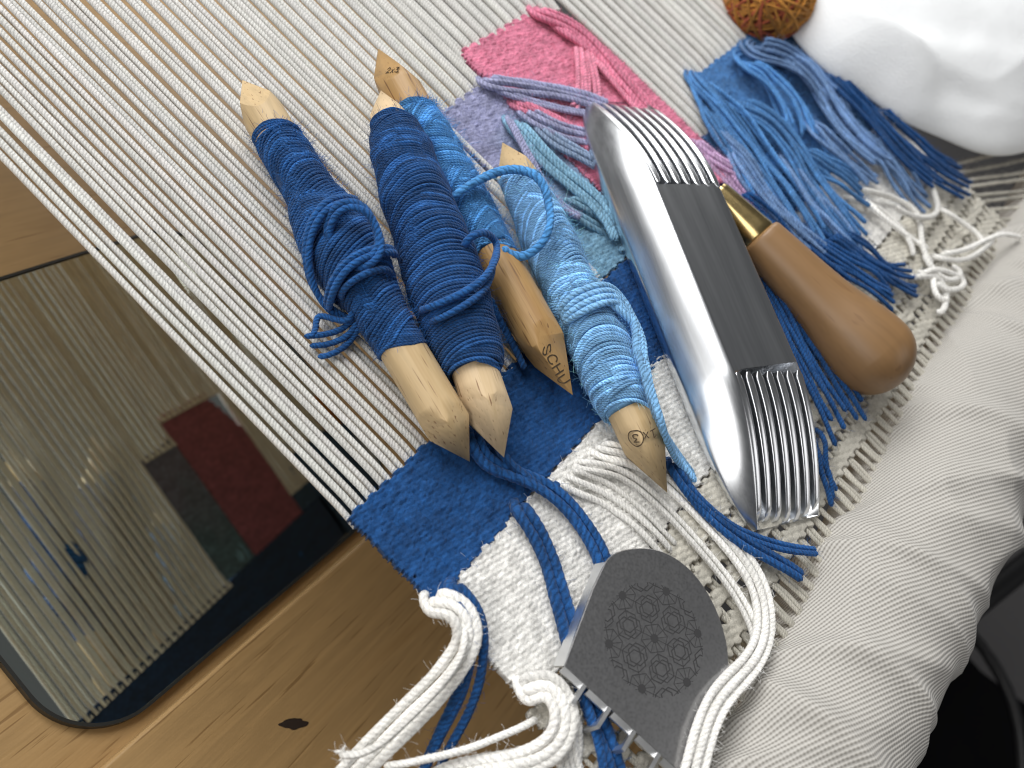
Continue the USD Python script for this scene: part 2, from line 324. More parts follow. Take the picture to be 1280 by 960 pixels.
# ------------------------------------------------------------------ the tapestry: warp threads, woven areas, header, tails
tap = thing('tapestry', 'half woven tapestry in navy, white, lavender, pink and blue on pale warp threads', 'tapestry')
PX, PYB = 0.0035, 0.00185                       # warp pitch, bead pitch
X0 = -0.0905
def fell(x):
    return (0.005 if x < 0.0755 else 0.114 if x < 0.115 else 0.134 if x < 0.198 else 0.027 if x < 0.233 else 0.055)
NW = int((0.352 - X0) / PX)
g = np.random.default_rng(11)
pair = 0
for i in range(NW):
    x = X0 + 0.0012 + i * PX
    j0, j1 = g.normal(0, 0.00012), g.normal(0, 0.0006)
    if i % 11 == 4 and i > 0: j1 -= 0.0009
    if i % 11 == 5: j1 += 0.0006
    yt = max(0.47 - 0.47 * x, fell(x) + 0.06)
    z = 0.0007 * (1 if i % 2 else -1)
    y0 = fell(x) - 0.0035
    n = max(8, int((yt - y0) / 0.005))
    t = np.linspace(0, 1, n)
    P = np.stack([x + j0 + (j1 - j0) * np.clip((t * (yt - y0)) / 0.25, 0, 1) + 0.010 * np.clip(t * (yt - y0) - 0.0, 0, None) * (1 if i < 400 else 0), y0 + t * (yt - y0), z - 0.0016 * np.clip(1 - t * (yt - y0) / 0.008, 0, 1)], 1)
    tone = WARP * g.uniform(0.92, 1.05) * (1 + g.normal(0, 0.005, 3))
    put_yarn('warp_thread', yarn(P, np.interp(x, [-0.09, -0.03, 0.05, 0.14, 0.3], [0.00128, 0.00134, 0.00152, 0.00165, 0.00172]), tone, pitch=0.0046, sides=10, depth=0, vary=0.05, rvar=0.10, presampled=True, seed=i, tips=False), tap, 'warp_cotton')

def hash2(a, b, s=0):
    h = (a.astype(np.int64) * 73856093 ^ b.astype(np.int64) * 19349663 ^ s * 83492791) & 0xFFFFFFFF
    h = ((h ^ (h >> 13)) * 1274126177) & 0xFFFFFFFF
    return ((h ^ (h >> 16)) & 0xFFFF) / 65535.0
def woven(name, poly, colour, label=None, px=PX, pv=PYB, amp=0.0012, step=0.0005, z0=0.0006, jit=0.25, mat_='felted_wool', fuzz=0, seed=1, wob=0.0004, bulge=None):
    """Weft faced cloth: one raised bead for each pass over a warp, rows staggered from warp to warp; its edge follows the beads."""
    x0, y0, x1, y1 = poly.bounds
    xs, ys = np.arange(x0 - px, x1 + px, step), np.arange(y0 - pv * 2, y1 + pv * 2, step)
    X, Y = np.meshgrid(xs, ys, indexing='ij')
    Xd = X + wob * 2 * (fbm(np.stack([X * 60, Y * 60, 0 * X], -1), 2, seed) - .5)
    Yd = Y + wob * 3 * (fbm(np.stack([X * 50, Y * 50, 0 * X + 5], -1), 2, seed + 1) - .5)
    ci = np.floor((Xd - X0) / px).astype(int)
    H = np.full(X.shape, -1.0); TI = np.zeros(X.shape); BX = np.zeros(X.shape); BY = np.zeros(X.shape)
    for dc in (-1, 0, 1):
        c = ci + dc
        w = Yd / pv + 0.5 * (c % 2)
        r0 = np.floor(w).astype(int)
        u = (Xd - X0 - (c + 0.5) * px) / px
        v = w - r0 - 0.5 + 0.28 * u + jit * 0.3 * (hash2(c, r0, seed) - 0.5)
        q = 1 - (u / 0.78) ** 2 - (np.abs(v) / 0.62) ** 2.2
        h = np.sqrt(np.clip(q, 0, 1)) * (1 + jit * (hash2(c, r0, seed + 9) - 0.5))
        m = h > H
        H[m] = h[m]; TI[m] = hash2(c, r0, seed + 5)[m]; BX[m] = (X0 + (c[m] + 0.5) * px); BY[m] = ((r0[m] + 0.5 - 0.5 * (c[m] % 2)) * pv)
    inside = shapely.contains_xy(poly, BX, BY)
    fine = fbm(np.stack([X * 700, Y * 700, 0 * X], -1), 3, seed + 2) - 0.5
    Z = z0 + amp * H + 0.0005 * fine + 0.0008 * (fbm(np.stack([X * 25, Y * 25, 0 * X + 9], -1), 2, seed + 4) - .5)
    if bulge is not None: Z = Z + bulge(X, Y)
    idx = np.arange(X.size).reshape(X.shape)
    ok = inside[:-1, :-1] & inside[1:, :-1] & inside[:-1, 1:] & inside[1:, 1:]
    f = np.stack([idx[:-1, :-1], idx[1:, :-1], idx[1:, 1:], idx[:-1, 1:]], -1)[ok]
    keep = np.unique(f); remap = np.zeros(X.size, int); remap[keep] = np.arange(len(keep))
    v = np.stack([X, Y, Z], -1).reshape(-1, 3)[keep]
    base = colour(BX.ravel()[keep], BY.ravel()[keep]) if callable(colour) else np.broadcast_to(colour, (len(keep), 3))
    c = base * (0.86 + 0.28 * TI.ravel()[keep])[:, None]
    f = remap[f]
    # a closed lower face, so that the cloth has thickness
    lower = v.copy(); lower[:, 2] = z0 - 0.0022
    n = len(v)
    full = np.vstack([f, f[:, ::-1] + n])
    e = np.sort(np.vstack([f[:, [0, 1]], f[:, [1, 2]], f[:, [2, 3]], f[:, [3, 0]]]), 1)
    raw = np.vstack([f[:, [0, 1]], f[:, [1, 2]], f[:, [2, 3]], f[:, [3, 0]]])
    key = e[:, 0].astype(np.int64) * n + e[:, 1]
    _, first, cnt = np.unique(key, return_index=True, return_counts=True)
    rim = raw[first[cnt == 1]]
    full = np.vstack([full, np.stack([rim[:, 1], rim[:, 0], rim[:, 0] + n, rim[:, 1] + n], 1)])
    p = obj(name, (np.vstack([v, lower]), full), mat_, tap, smooth=True, col=np.vstack([c, c * 0.40 + np.array([0.010, 0.010, 0.012])]), label=label)  # lower face tinted darker: shade under the cloth put into its colour
    if fuzz: loose_fibres(tap, v, c, fuzz, 0.0022, seed + 50, width=0.00008)
    return p
def mm(*p): return Polygon([(a / 1000, b / 1000) for a, b in p])
navy_poly = mm((-91, -38), (-91, 6), (80, 6), (205, 6), (240, 6), (240, -38), (30, -38), (18, -37), (10, -37), (-20, -37), (-45, -37))
def navy_c(x, y): return NAVY * (0.80 + 0.5 * fbm(np.stack([x * 60, y * 200, 0 * x], 1), 2, 3)[:, None])
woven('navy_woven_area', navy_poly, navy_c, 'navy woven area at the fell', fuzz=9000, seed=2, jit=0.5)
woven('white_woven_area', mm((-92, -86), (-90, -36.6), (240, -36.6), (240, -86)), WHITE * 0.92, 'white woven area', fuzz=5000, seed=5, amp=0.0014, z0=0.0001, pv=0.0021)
def lav_c(x, y):
    t = np.clip((y - 0.03) / 0.06 + 0.35 * (fbm(np.stack([x * 50, y * 50, 0 * x], 1), 3, 8) - 0.5) * 2, 0, 1)[:, None]
    k = (0.75 + 0.5 * fbm(np.stack([x * 90, y * 300, 0 * x], 1), 2, 4))[:, None]
    return (TEAL * (1 - t) + LAV * t) * k
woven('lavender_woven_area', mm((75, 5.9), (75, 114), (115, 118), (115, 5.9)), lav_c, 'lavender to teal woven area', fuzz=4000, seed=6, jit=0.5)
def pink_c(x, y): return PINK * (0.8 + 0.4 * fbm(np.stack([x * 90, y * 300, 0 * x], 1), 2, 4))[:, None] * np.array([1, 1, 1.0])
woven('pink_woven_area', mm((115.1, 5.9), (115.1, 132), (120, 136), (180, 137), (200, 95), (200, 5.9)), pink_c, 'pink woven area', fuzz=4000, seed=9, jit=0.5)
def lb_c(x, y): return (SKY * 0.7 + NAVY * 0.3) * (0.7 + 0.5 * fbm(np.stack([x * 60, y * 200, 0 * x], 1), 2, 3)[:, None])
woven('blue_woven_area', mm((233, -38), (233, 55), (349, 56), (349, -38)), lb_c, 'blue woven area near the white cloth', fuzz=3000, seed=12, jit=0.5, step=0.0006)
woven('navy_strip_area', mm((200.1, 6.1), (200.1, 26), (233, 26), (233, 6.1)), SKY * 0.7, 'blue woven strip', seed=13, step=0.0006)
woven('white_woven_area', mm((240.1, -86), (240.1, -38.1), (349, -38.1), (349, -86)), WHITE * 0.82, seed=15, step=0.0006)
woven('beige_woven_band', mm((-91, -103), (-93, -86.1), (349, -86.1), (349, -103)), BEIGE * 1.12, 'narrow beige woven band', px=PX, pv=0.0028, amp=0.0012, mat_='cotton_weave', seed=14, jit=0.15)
# open header: firm bands of weft with slits between them, then bare warp down to the roll
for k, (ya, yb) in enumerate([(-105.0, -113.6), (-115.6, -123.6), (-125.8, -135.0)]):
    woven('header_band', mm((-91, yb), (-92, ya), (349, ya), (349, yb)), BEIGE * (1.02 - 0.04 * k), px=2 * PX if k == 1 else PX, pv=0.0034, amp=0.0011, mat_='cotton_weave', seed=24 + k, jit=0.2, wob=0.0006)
for i in range(NW):
    x = X0 + 0.0012 + i * PX
    yy = np.linspace(-0.099, -0.185, 60)
    zz = -0.0004 - 0.45 * np.clip(-(yy + 0.150), 0, 1)
    pull = (0.0012 if i % 2 else -0.0012) * (0.4 + 0.9 * g.random()) + (0.0007 if i % 5 == 2 else 0)
    xw = x + pull * np.clip(-(yy + 0.100) / 0.03, 0.3, 1) + 0.0003 * np.sin(yy * 300 + i)
    put_yarn('header_warp', yarn(np.stack([xw, yy, zz], 1), 0.00105, BEIGE * g.uniform(0.92, 1.1), pitch=0.0042, sides=8, depth=0, vary=0.08, presampled=True, seed=i, tips=False), tap, 'warp_cotton')

ALLV = []
def tail(pts, r=0.0013, color=NAVY, n=1, gap=None, z=0.0035, zs=None, fray=0.0, seed=None, name='yarn_tail', parent=None, wob=0.0006, fibres=True, stops=None, vary=0.2, cross=0.0):
    """n strands side by side along the measured pixel path pts; z above the warp plane (or zs per point); each strand is a part."""
    seed = seed if seed is not None else int(abs(pts[0][0] * 13 + pts[0][1] * 7)) % 9973
    gg = np.random.default_rng(seed)
    pts = list(pts)
    if zs is None: zs = [z] * len(pts)
    zs = list(zs)
    if parent is None:
        (xa, ya), (xb, yb) = pts[0], pts[1]; k = 9 / (math.hypot(xb - xa, yb - ya) + 1e-6)
        if k < 0.6: pts.insert(1, (xa + (xb - xa) * k, ya + (yb - ya) * k)); zs.insert(1, (zs[0] + zs[1]) / 2); zs[0] = -0.0006
    P = np.array([at(a, b, h) for (a, b), h in zip(pts, zs)])
    Ps, _ = resample(P, 0.003)
    Tn, A, B = frames(Ps)
    side = np.cross(Tn, [0, 0, 1.0]); side /= np.linalg.norm(side, axis=1, keepdims=True) + 1e-9
    gap = gap or 1.75 * r
    t = np.linspace(0, 1, len(Ps))
    out = []
    for k in range(n):
        off = (k - (n - 1) / 2) * gap
        w = (fbm(np.stack([t * 3.0 + seed, np.full_like(t, k * 1.7), 0 * t], 1), 2, seed + k) - .5) * 2 * wob * np.minimum(1, t * 5)
        wz = (fbm(np.stack([t * 3.0 + seed, np.full_like(t, k * 1.7), 0 * t + 4], 1), 2, seed + k + 40) - .5) * 2 * wob
        o2 = off * np.cos(cross * t * 6.28) if cross else off
        o3 = abs(off) * 0.6 * np.sin(cross * t * 6.28) if cross else 0
        spread = 1 + fray * t ** 2
        Q = Ps + side * (o2 * spread + w)[:, None] + np.array([0, 0, 1.0]) * (wz + 0.0005 * (k % 2) + o3)[:, None]
        if fray: Q = Q[: max(6, int(len(Q) * (1 - 0.12 * gg.random())))]
        cl = None
        base = color * gg.uniform(0.85, 1.15)
        y_ = yarn(Q, r * gg.uniform(0.92, 1.06), base, depth=0.09 if np.min(color) > 0.5 else 0.16, seed=seed + k, vary=vary, colors=None)
        if stops is not None:
            m_ = len(y_[0]); tt = np.repeat(np.linspace(0, 1, m_ // 10), 10)
            y_ = (y_[0], y_[1], y_[2] / base * stops(tt), y_[3])
        put_yarn(name, y_, parent or tap, 'white_wool' if np.min(color) > 0.5 else 'wool')
        out.append(y_)
    if fibres:
        v = np.vstack([o[0] for o in out]); c = np.vstack([o[2] for o in out]); ALLV.append((v, c))
    return out

# navy tails on the white area
tail([(590, 545), (604, 572), (640, 592), (690, 615), (728, 655), (752, 700), (762, 740)], 0.0021, NAVY, 2, z=0.005)
tail([(622, 560), (650, 590), (700, 605)], 0.0019, NAVY, 1, z=0.006)
tail([(648, 632), (672, 668), (695, 730), (712, 792), (728, 850), (752, 915), (775, 985)], 0.0024, NAVY * 1.05, 2, z=0.0045)
tail([(722, 845), (738, 890), (748, 925), (757, 985)], 0.0019, NAVY, 1, z=0.0065)
tail([(566, 732), (588, 768), (588, 830), (566, 880), (545, 925), (523, 985)], 0.0018, NAVY, 1, zs=[0.006, 0.008, 0.002, -0.008, -0.016, -0.026])
tail([(568, 734), (590, 765), (596, 820), (584, 870), (560, 920), (532, 985)], 0.0017, NAVY * 1.1, 2, gap=0.0045, zs=[0.006, 0.009, 0.003, -0.006, -0.014, -0.024])
tail([(838, 580), (868, 622), (905, 660), (960, 695), (1003, 722)], 0.0019, NAVY, 2, z=0.0062)
tail([(850, 600), (890, 640), (950, 676), (1020, 690)], 0.0014, NAVY * 1.1, 2, z=0.0065)
# white tails
tail([(542, 752), (566, 758), (584, 785), (572, 825), (530, 875), (480, 925), (425, 985)], 0.0020, WHITE, 3, gap=0.0036, zs=[0.004, 0.009, 0.009, 0.004, -0.004, -0.012, -0.022])
tail([(548, 755), (572, 770), (580, 800), (556, 850), (505, 905), (440, 945), (424, 944)], 0.0014, WHITE, 1, zs=[0.004, 0.008, 0.010, 0.006, -0.002, -0.010, -0.012])
tail([(655, 862), (682, 858), (704, 885), (698, 925), (664, 950), (600, 963), (540, 985)], 0.0020, WHITE, 3, gap=0.0034, zs=[0.004, 0.008, 0.009, 0.007, 0.002, -0.006, -0.014])
tail([(668, 900), (645, 912), (600, 932), (550, 946), (480, 958)], 0.0014, WHITE, 1, zs=[0.003, 0.003, -0.002, -0.006, -0.012])
for k, (a, b) in enumerate([(700, 985), (716, 985), (731, 990), (745, 990), (690, 990)]):
    tail([(696 + k * 7, 880 + k * 4), (700 + k * 6, 930), (a, b)], 0.0015, WHITE * 0.95, 1, z=0.002)
tail([(745, 560), (800, 575), (850, 612), (905, 670), (948, 735), (955, 790), (930, 840), (896, 880), (875, 935), (862, 985)], 0.0016, WHITE, 3, gap=0.0034, zs=[0.003, 0.003, 0.003, 0.004, 0.005, 0.008, 0.013, 0.015, 0.015, 0.014], cross=0.0)
tail([(720, 580), (770, 590), (825, 630), (880, 690), (925, 750), (946, 800), (925, 845), (892, 890), (872, 960)], 0.0013, WHITE * 0.96, 2, gap=0.0032, zs=[0.003, 0.003, 0.003, 0.0035, 0.004, 0.006, 0.012, 0.014, 0.014])
tail([(705, 595), (745, 612), (790, 640), (838, 690)], 0.0013, WHITE * 0.93, 3, gap=0.0045, z=0.0020)
# pink, lavender and teal tails around the upper end of the beater
tail([(668, 14), (712, 32), (758, 74), (800, 125), (850, 175), (905, 225)], 0.0020, PINK * 1.05, 3, gap=0.0035, z=0.0045)
tail([(690, 30), (735, 62), (780, 110), (830, 165)], 0.0017, PINK * 0.9, 2, z=0.0035)
for dx in (0, 9, 19):
    tail([(722 + dx * 0.7, 62), (724 + dx, 95), (718 + dx * 1.3, 135)], 0.0014, PINK * 1.1 + 0.05, 2, z=0.0045)
tail([(740, 70), (775, 110), (800, 140)], 0.0014, PINK * 1.1 + 0.04, 2, z=0.0045)
tail([(605, 102), (650, 108), (700, 116), (760, 135)], 0.0017, LAV * 1.05, 3, gap=0.0033, z=0.005)
tail([(612, 108), (660, 126), (720, 140), (765, 150)], 0.0014, LAV * 1.1, 2, z=0.004)
tail([(640, 128), (690, 150), (740, 185), (770, 215)], 0.0016, PINK * 0.95, 3, z=0.003)
tail([(655, 140), (695, 160), (735, 172), (770, 200)], 0.0017, LAV, 3, gap=0.0039, z=0.0045)
tail([(676, 160), (690, 172), (730, 195), (770, 225)], 0.0015, (LAV + TEAL) / 2, 3, gap=0.0031, z=0.005)
tail([(640, 152), (688, 205), (730, 240), (775, 300)], 0.0017, TEAL * 1.05, 4, gap=0.0031, z=0.0045)
tail([(636, 150), (660, 195), (690, 245), (725, 272)], 0.0013, LAV * 1.1, 2, z=0.006)
tail([(700, 250), (735, 270), (790, 320)], 0.0017, TEAL * 0.9, 4, gap=0.0035, z=0.003)
tail([(860, 175), (895, 205), (930, 245), (965, 275)], 0.0018, MAUVE, 4, gap=0.0033, z=0.005, fray=0.3)
tail([(880, 190), (920, 215), (960, 250)], 0.0015, MAUVE * 1.1, 3, gap=0.0031, z=0.006, fray=0.3)
# blue tails of the upper right area
B1, B2, B3 = SKY * 1.05, PERI, NAVY * 1.25
specs = [
    ([(870, 102), (895, 140), (925, 190), (955, 245), (985, 300)], B1, 3), ([(872, 98), (905, 130), (950, 190), (1000, 260), (1040, 330)], SKY, 4),
    ([(920, 130), (960, 150), (1010, 215), (1050, 270), (1090, 320)], B1 * 0.9, 4), ([(935, 80), (965, 100), (990, 130), (1005, 175)], SKY * 1.25, 4),
    ([(960, 105), (985, 150), (1000, 180)], SKY * 1.3, 2), ([(895, 160), (930, 200), (980, 270), (1010, 330)], B2, 3),
    ([(1000, 190), (1030, 205), (1060, 225), (1085, 245)], B1 * 0.85, 4), ([(975, 60), (1010, 85), (1040, 130), (1075, 175), (1115, 205)], B2 * 1.15, 4),
    ([(1000, 62), (1035, 95), (1060, 150), (1100, 190), (1130, 220)], B2 * 1.05, 3), ([(1060, 160), (1090, 180), (1130, 225), (1165, 265)], B2 * 0.9, 4),
    ([(1085, 130), (1120, 165), (1160, 200), (1215, 235)], B3 * 0.7, 5), ([(1040, 95), (1090, 145), (1130, 190), (1180, 230)], B3 * 0.8, 4),
    ([(905, 240), (950, 280), (1000, 330), (1060, 345)], B3, 5), ([(1030, 290), (1065, 310), (1105, 335), (1150, 352)], B3 * 0.8, 4),
    ([(1020, 300), (1060, 325), (1100, 350), (1125, 372)], B3 * 0.9, 5), ([(950, 330), (985, 390), (1025, 460), (1072, 545)], B3 * 0.8, 6),
    ([(930, 300), (965, 340), (1010, 400), (1050, 470)], B3 * 0.75, 5), ([(1010, 530), (1034, 590), (1048, 640)], B3 * 0.8, 2),
    ([(985, 200), (1020, 250), (1055, 290), (1075, 330)], B2 * 1.1, 3), ([(945, 60), (985, 72), (1020, 105), (1060, 140)], PERI * 0.9, 4),
    ([(880, 130), (915, 185), (950, 235)], SKY * 0.9, 3), ([(915, 185), (960, 250), (1000, 290), (1050, 330)], B2 * 1.0, 3), ([(1010, 150), (1050, 190), (1100, 235)], B2, 3)]
for k, (pp, c, n) in enumerate(specs):
    tail(pp, 0.00125, c, int(n * 1.9), gap=0.0025, zs=[0.003 + 0.0016 * (k % 4) + (0.004 if 0 < i < len(pp) - 1 else 0) for i in range(len(pp))], wob=0.003, seed=300 + k, vary=0.35, fray=0.45)
# pale loose threads near the beige roll
CREAM = WHITE * 0.9
for pp, zz in [([(1095, 140), (1135, 190), (1165, 235), (1172, 262), (1150, 272), (1120, 258)], 0.009), ([(1060, 235), (1110, 245), (1145, 265), (1152, 300), (1165, 330)], 0.006),
               ([(1055, 245), (1100, 262), (1130, 290), (1140, 320)], 0.005), ([(1175, 262), (1205, 280), (1228, 305)], 0.008), ([(1180, 318), (1205, 312), (1235, 298), (1275, 296)], 0.012),
               ([(1170, 322), (1195, 325), (1220, 318), (1240, 300)], 0.010), ([(1160, 330), (1175, 345), (1190, 350), (1200, 340), (1190, 332)], 0.010), ([(1165, 350), (1172, 370), (1185, 375)], 0.010),
               ([(1150, 340), (1180, 338), (1205, 352), (1190, 362), (1172, 352)], 0.011), ([(1080, 250), (1120, 285), (1160, 310)], 0.006), ([(1140, 345), (1175, 352), (1182, 375), (1170, 390)], 0.009)]:
    tail(pp, 0.0017, CREAM, 1, z=zz)
# threads fanning into the dark at the side
for k in range(8):
    tail([(1168 + k * 4, 212 + k * 9), (1215 + k * 5, 200 + k * 10 + (k * 7 % 5)), (1290 + k * 9, 180 + k * 14)], 0.0012, BEIGE * 0.9, 1, zs=[-0.001, -0.004, -0.012])
for k, (a, b, z_) in enumerate([(417, 940, -0.012), (424, 952, -0.012), (430, 932, -0.010)]):
    tail([(445, 946), (434, 944 + (k - 1) * 3), (a, b)], 0.0005, WHITE, 1, zs=[-0.010, -0.011, z_])
v = np.vstack([a for a, b in ALLV]); c = np.vstack([b for a, b in ALLV])
loose_fibres(tap, v, c, 60000, 0.0024, 77, width=0.00007)

# ------------------------------------------------------------------ bobbins
def whittled(L, r, cuts0, cuts1, sides=28, waist=None):
    """A dowel along x whose ends are cut to a point by flat facets. cuts: (turn angle, slope, how far along the axis the facet plane meets the axis)."""
    prof = [(0, 0)] + [(waist(t) if waist else r, t * L) for t in np.linspace(0, 1, 24)] + [(0, L)]
    cs = m3.CrossSection([[(a, b) for a, b in prof]])
    m = cs.revolve(sides).rotate([0, 90, 0]) if False else m3.Manifold.revolve(cs, sides)
    m = m.rotate([0, 90, 0])                                     # z -> x
    for ends, s in ((cuts0, 0), (cuts1, 1)):
        for ang, slope, off in ends:
            nrm = np.array([-math.sin(slope), math.cos(slope) * math.cos(ang), math.cos(slope) * math.sin(ang)])
            if s: nrm[0] *= -1
            p = np.array([off if s == 0 else L - off, 0, 0])
            m = m.trim_by_plane(list(-nrm), float(-nrm @ p))
    return m.refine_to_length(0.0025) if False else m
WOOD = {}
def bobbin(label, A, B, r, mat_, cuts0, cuts1, prof, base, yr=0.00076, seed=1, dark=None, light=None, turns_tilt=0.0035, roll=0.0, over=True, lump=0.0017, mats=None, bname='bobbin', waist=None):
    A, B = np.array(A), np.array(B)
    L = np.linalg.norm(B - A); ex = (B - A) / L
    ez = np.array([0, 0, 1.0]) - ex * ex[2]; ez /= np.linalg.norm(ez)
    ey = np.cross(ez, ex)
    t = thing(bname, label, 'bobbin', 'yarn wound bobbins lying on the warp')
    MX = np.eye(4); MX[0, :3], MX[1, :3], MX[2, :3], MX[3, :3] = ex, ey, ez, A
    UsdGeom.Xformable(t).AddTransformOp().Set(Gf.Matrix4d(*map(float, MX.ravel())))
    tow = lambda q: A + q[..., :1] * ex + q[..., 1:2] * ey + q[..., 2:3] * ez
    w = whittled(L, r, cuts0, cuts1, waist=waist)
    wm = w.to_mesh(); WOOD[str(t.GetPath())] = trimesh.Trimesh(np.array(wm.vert_properties)[:, :3], np.array(wm.tri_verts), process=False)
    obj('wooden_dowel', w, mat_, t, smooth=24)
    tt = np.array([p[0] for p in prof]) * L; rr = np.maximum(np.array([p[1] for p in prof]) - 0.0026, r - 0.0003)
    gg = np.random.default_rng(seed)
    dark = base * 0.78; light = base * 2.0 + 0.006
    def wind(x0, x1, pitch, extra, ph0, tilt, sd, step=0.0013):
        n_turn = (x1 - x0) / pitch
        # sample the angle so that steps are about equal
        phi = np.linspace(0, 2 * np.pi * n_turn, int(n_turn * 2 * np.pi * rr.mean() / step))
        x = x0 + pitch * phi / (2 * np.pi)
        tl = tilt * (0.5 + noise(np.stack([x * 35, 0 * x + sd, 0 * x], 1), sd)) * np.sin(phi + ph0 + 2.2 * noise(np.stack([x * 25, 0 * x + sd + 3, 0 * x], 1), sd + 1))
        xx = np.clip(x + tl + 0.0009 * (noise(np.stack([phi * 0.16, 0 * x + sd, 0 * x], 1), sd + 5) - 0.5), x0 - 0.001, x1 + 0.001)
        R = np.interp(xx, tt, rr) + extra + lump * 1.2 * (fbm(np.stack([xx * 90, np.cos(phi) * 0.9 + sd, np.sin(phi) * 0.9], 1), 2, sd + 8) - 0.5) * 2 * np.clip(np.minimum(xx - x0, x1 - xx) / 0.01, 0, 1)
        P = np.stack([xx, R * np.cos(phi), R * np.sin(phi)], 1)
        s = phi * rr.mean()
        k = fbm(np.stack([s * 16, 0 * s + sd * 1.3, 0 * s], 1), 3, sd + 2)
        k2 = np.clip((k - 0.3) / 0.4, 0, 1)[:, None]
        col = np.where(k2 < 0.5, dark + (base - dark) * k2 * 2, base + (light - base) * (k2 - 0.5) * 2)
        return yarn(P, yr, base, colors=col, presampled=True, sides=7, pitch=0.0040, depth=0, vary=0.12, seed=sd, tips=True)
    a, b = tt[0], tt[-1]
    core = trimesh.creation.revolve(np.stack([np.r_[0.0005, np.maximum(rr + 0.0001, r + 0.0002), 0.0005], np.r_[a + 0.003, np.clip(tt, a + 0.003, b - 0.003), b - 0.003]], 1), sections=24)
    core.apply_transform(trimesh.transformations.rotation_matrix(np.pi / 2, [0, 1, 0]))
    obj('yarn_core', core, 'plain_wool', t, smooth=True, col=np.broadcast_to(base * 0.8, (len(core.vertices), 3)))
    parts = [wind(a, b, yr * 1.6, 0.0, 0.4, turns_tilt, seed)]
    put_yarn('wound_yarn', parts, t)
    if over:
        o = wind(a + 0.004, b - 0.004, yr * 1.9, yr * 0.75, 2.4, turns_tilt * 1.5, seed + 31)
        put_yarn('wound_yarn', o, t); parts.append(o)
    v = np.vstack([p[0] for p in parts]); c = np.vstack([p[2] for p in parts])
    d = np.random.default_rng(seed); k = d.integers(0, len(v), 3000)
    loose_fibres(t, v, c, 8000, 0.0034, seed + 5, width=0.00008, lift=0.1)
    inv = lambda q: np.stack([(q - A) @ ex, (q - A) @ ey, (q - A) @ ez], -1)
    def place(p, z):
        """z > 0: height above the warp plane; z <= 0: lying -z above the winding where pixel p shows it."""
        if z > 0: return inv(at(p[0], p[1], z)[None])[0]
        o = inv(EYE[None])[0]; d = inv(at(p[0], p[1], 0.0)[None])[0] - o; d /= np.linalg.norm(d)
        q = o + d * np.linspace(0.15, 0.6, 4000)[:, None]
        rad = np.hypot(q[:, 1], q[:, 2]) - np.interp(q[:, 0], tt, rr) + z
        k = np.where(rad <= 0)[0]
        return q[k[0]] if len(k) else q[np.argmin(rad)]
    def loop(pts, zs, color, r_=None, n=1, gap=0.0024, name='loose_yarn'):
        P = np.array([place(p, z) for p, z in zip(pts, zs)])
        for kk in range(n):
            off = np.array([1.0, 0, 0]) * gap * (kk - (n - 1) / 2)
            y_ = yarn(P + off * np.r_[0.4, np.ones(len(P) - 2), 0.4][:, None], r_ or yr * 1.3, color * (1 + 0.1 * kk), seed=seed + 60 + kk + len(pts))
            put_yarn(name, y_, t)
    return t, loop, inv, (L, r)
R90 = math.pi / 2
# first bobbin: navy, on the left, with loops and cut ends
Z1 = 0.0125
t1, loop1, inv1, _ = bobbin('navy bobbin with loose loops and cut ends, leftmost on the warp', at(303, 100, 0.0135), at(587, 577, 0.0135), 0.0088, 'beech',
    [(1.9, 0.42, 0.0), (0.3, 0.42, 0.0), (3.6, 0.40, 0.0), (5.2, 0.36, 0.0)], [(1.2, 0.40, 0.0), (2.9, 0.36, 0.0), (4.6, 0.40, 0.0), (5.9, 0.36, 0.0)],
    [(0.155, 0.0088), (0.17, 0.0100), (0.25, 0.0112), (0.33, 0.0118), (0.40, 0.0150), (0.48, 0.0168), (0.55, 0.0155), (0.60, 0.0120), (0.66, 0.0112), (0.72, 0.0106), (0.735, 0.0092)], NAVY, seed=21, light=BRIGHT)
c_ = -0.0042; e_ = -0.00001
loop1([(446, 252), (428, 250), (408, 258), (392, 280), (384, 312), (388, 345), (402, 375), (424, 394), (444, 402)], [e_, c_, c_ - .002, c_ - .001, c_, c_, c_, c_, e_], NAVY * 1.25, 0.0015, 2)
loop1([(412, 300), (416, 270), (434, 256), (456, 262), (470, 285), (474, 310), (462, 326), (440, 330)], [e_, c_ - .001, c_ - .005, c_ - .006, c_ - .004, c_ - .002, c_, e_], NAVY * 1.2, 0.0015, 2)
loop1([(492, 318), (462, 316), (436, 330), (418, 354), (412, 384)], [e_, c_, c_, c_, e_], NAVY * 1.25, 0.0015, 2)
loop1([(488, 345), (462, 340), (440, 352), (428, 372)], [e_, c_, c_, e_], NAVY * 1.1, 0.0015, 1)
for k, (pp, zz) in enumerate([([(440, 388), (415, 398), (398, 396), (394, 412), (380, 420)], [0.014, 0.008, 0.006, 0.006, 0.006]), ([(442, 395), (425, 412), (405, 418), (384, 420)], [0.013, 0.007, 0.006, 0.005]),
                              ([(446, 402), (430, 422), (410, 430), (387, 432)], [0.012, 0.006, 0.004, 0.004]), ([(448, 410), (436, 428), (420, 440), (397, 446)], [0.011, 0.005, 0.004, 0.004])]):
    loop1(pp, zz, NAVY * 1.15, 0.00125, 1)
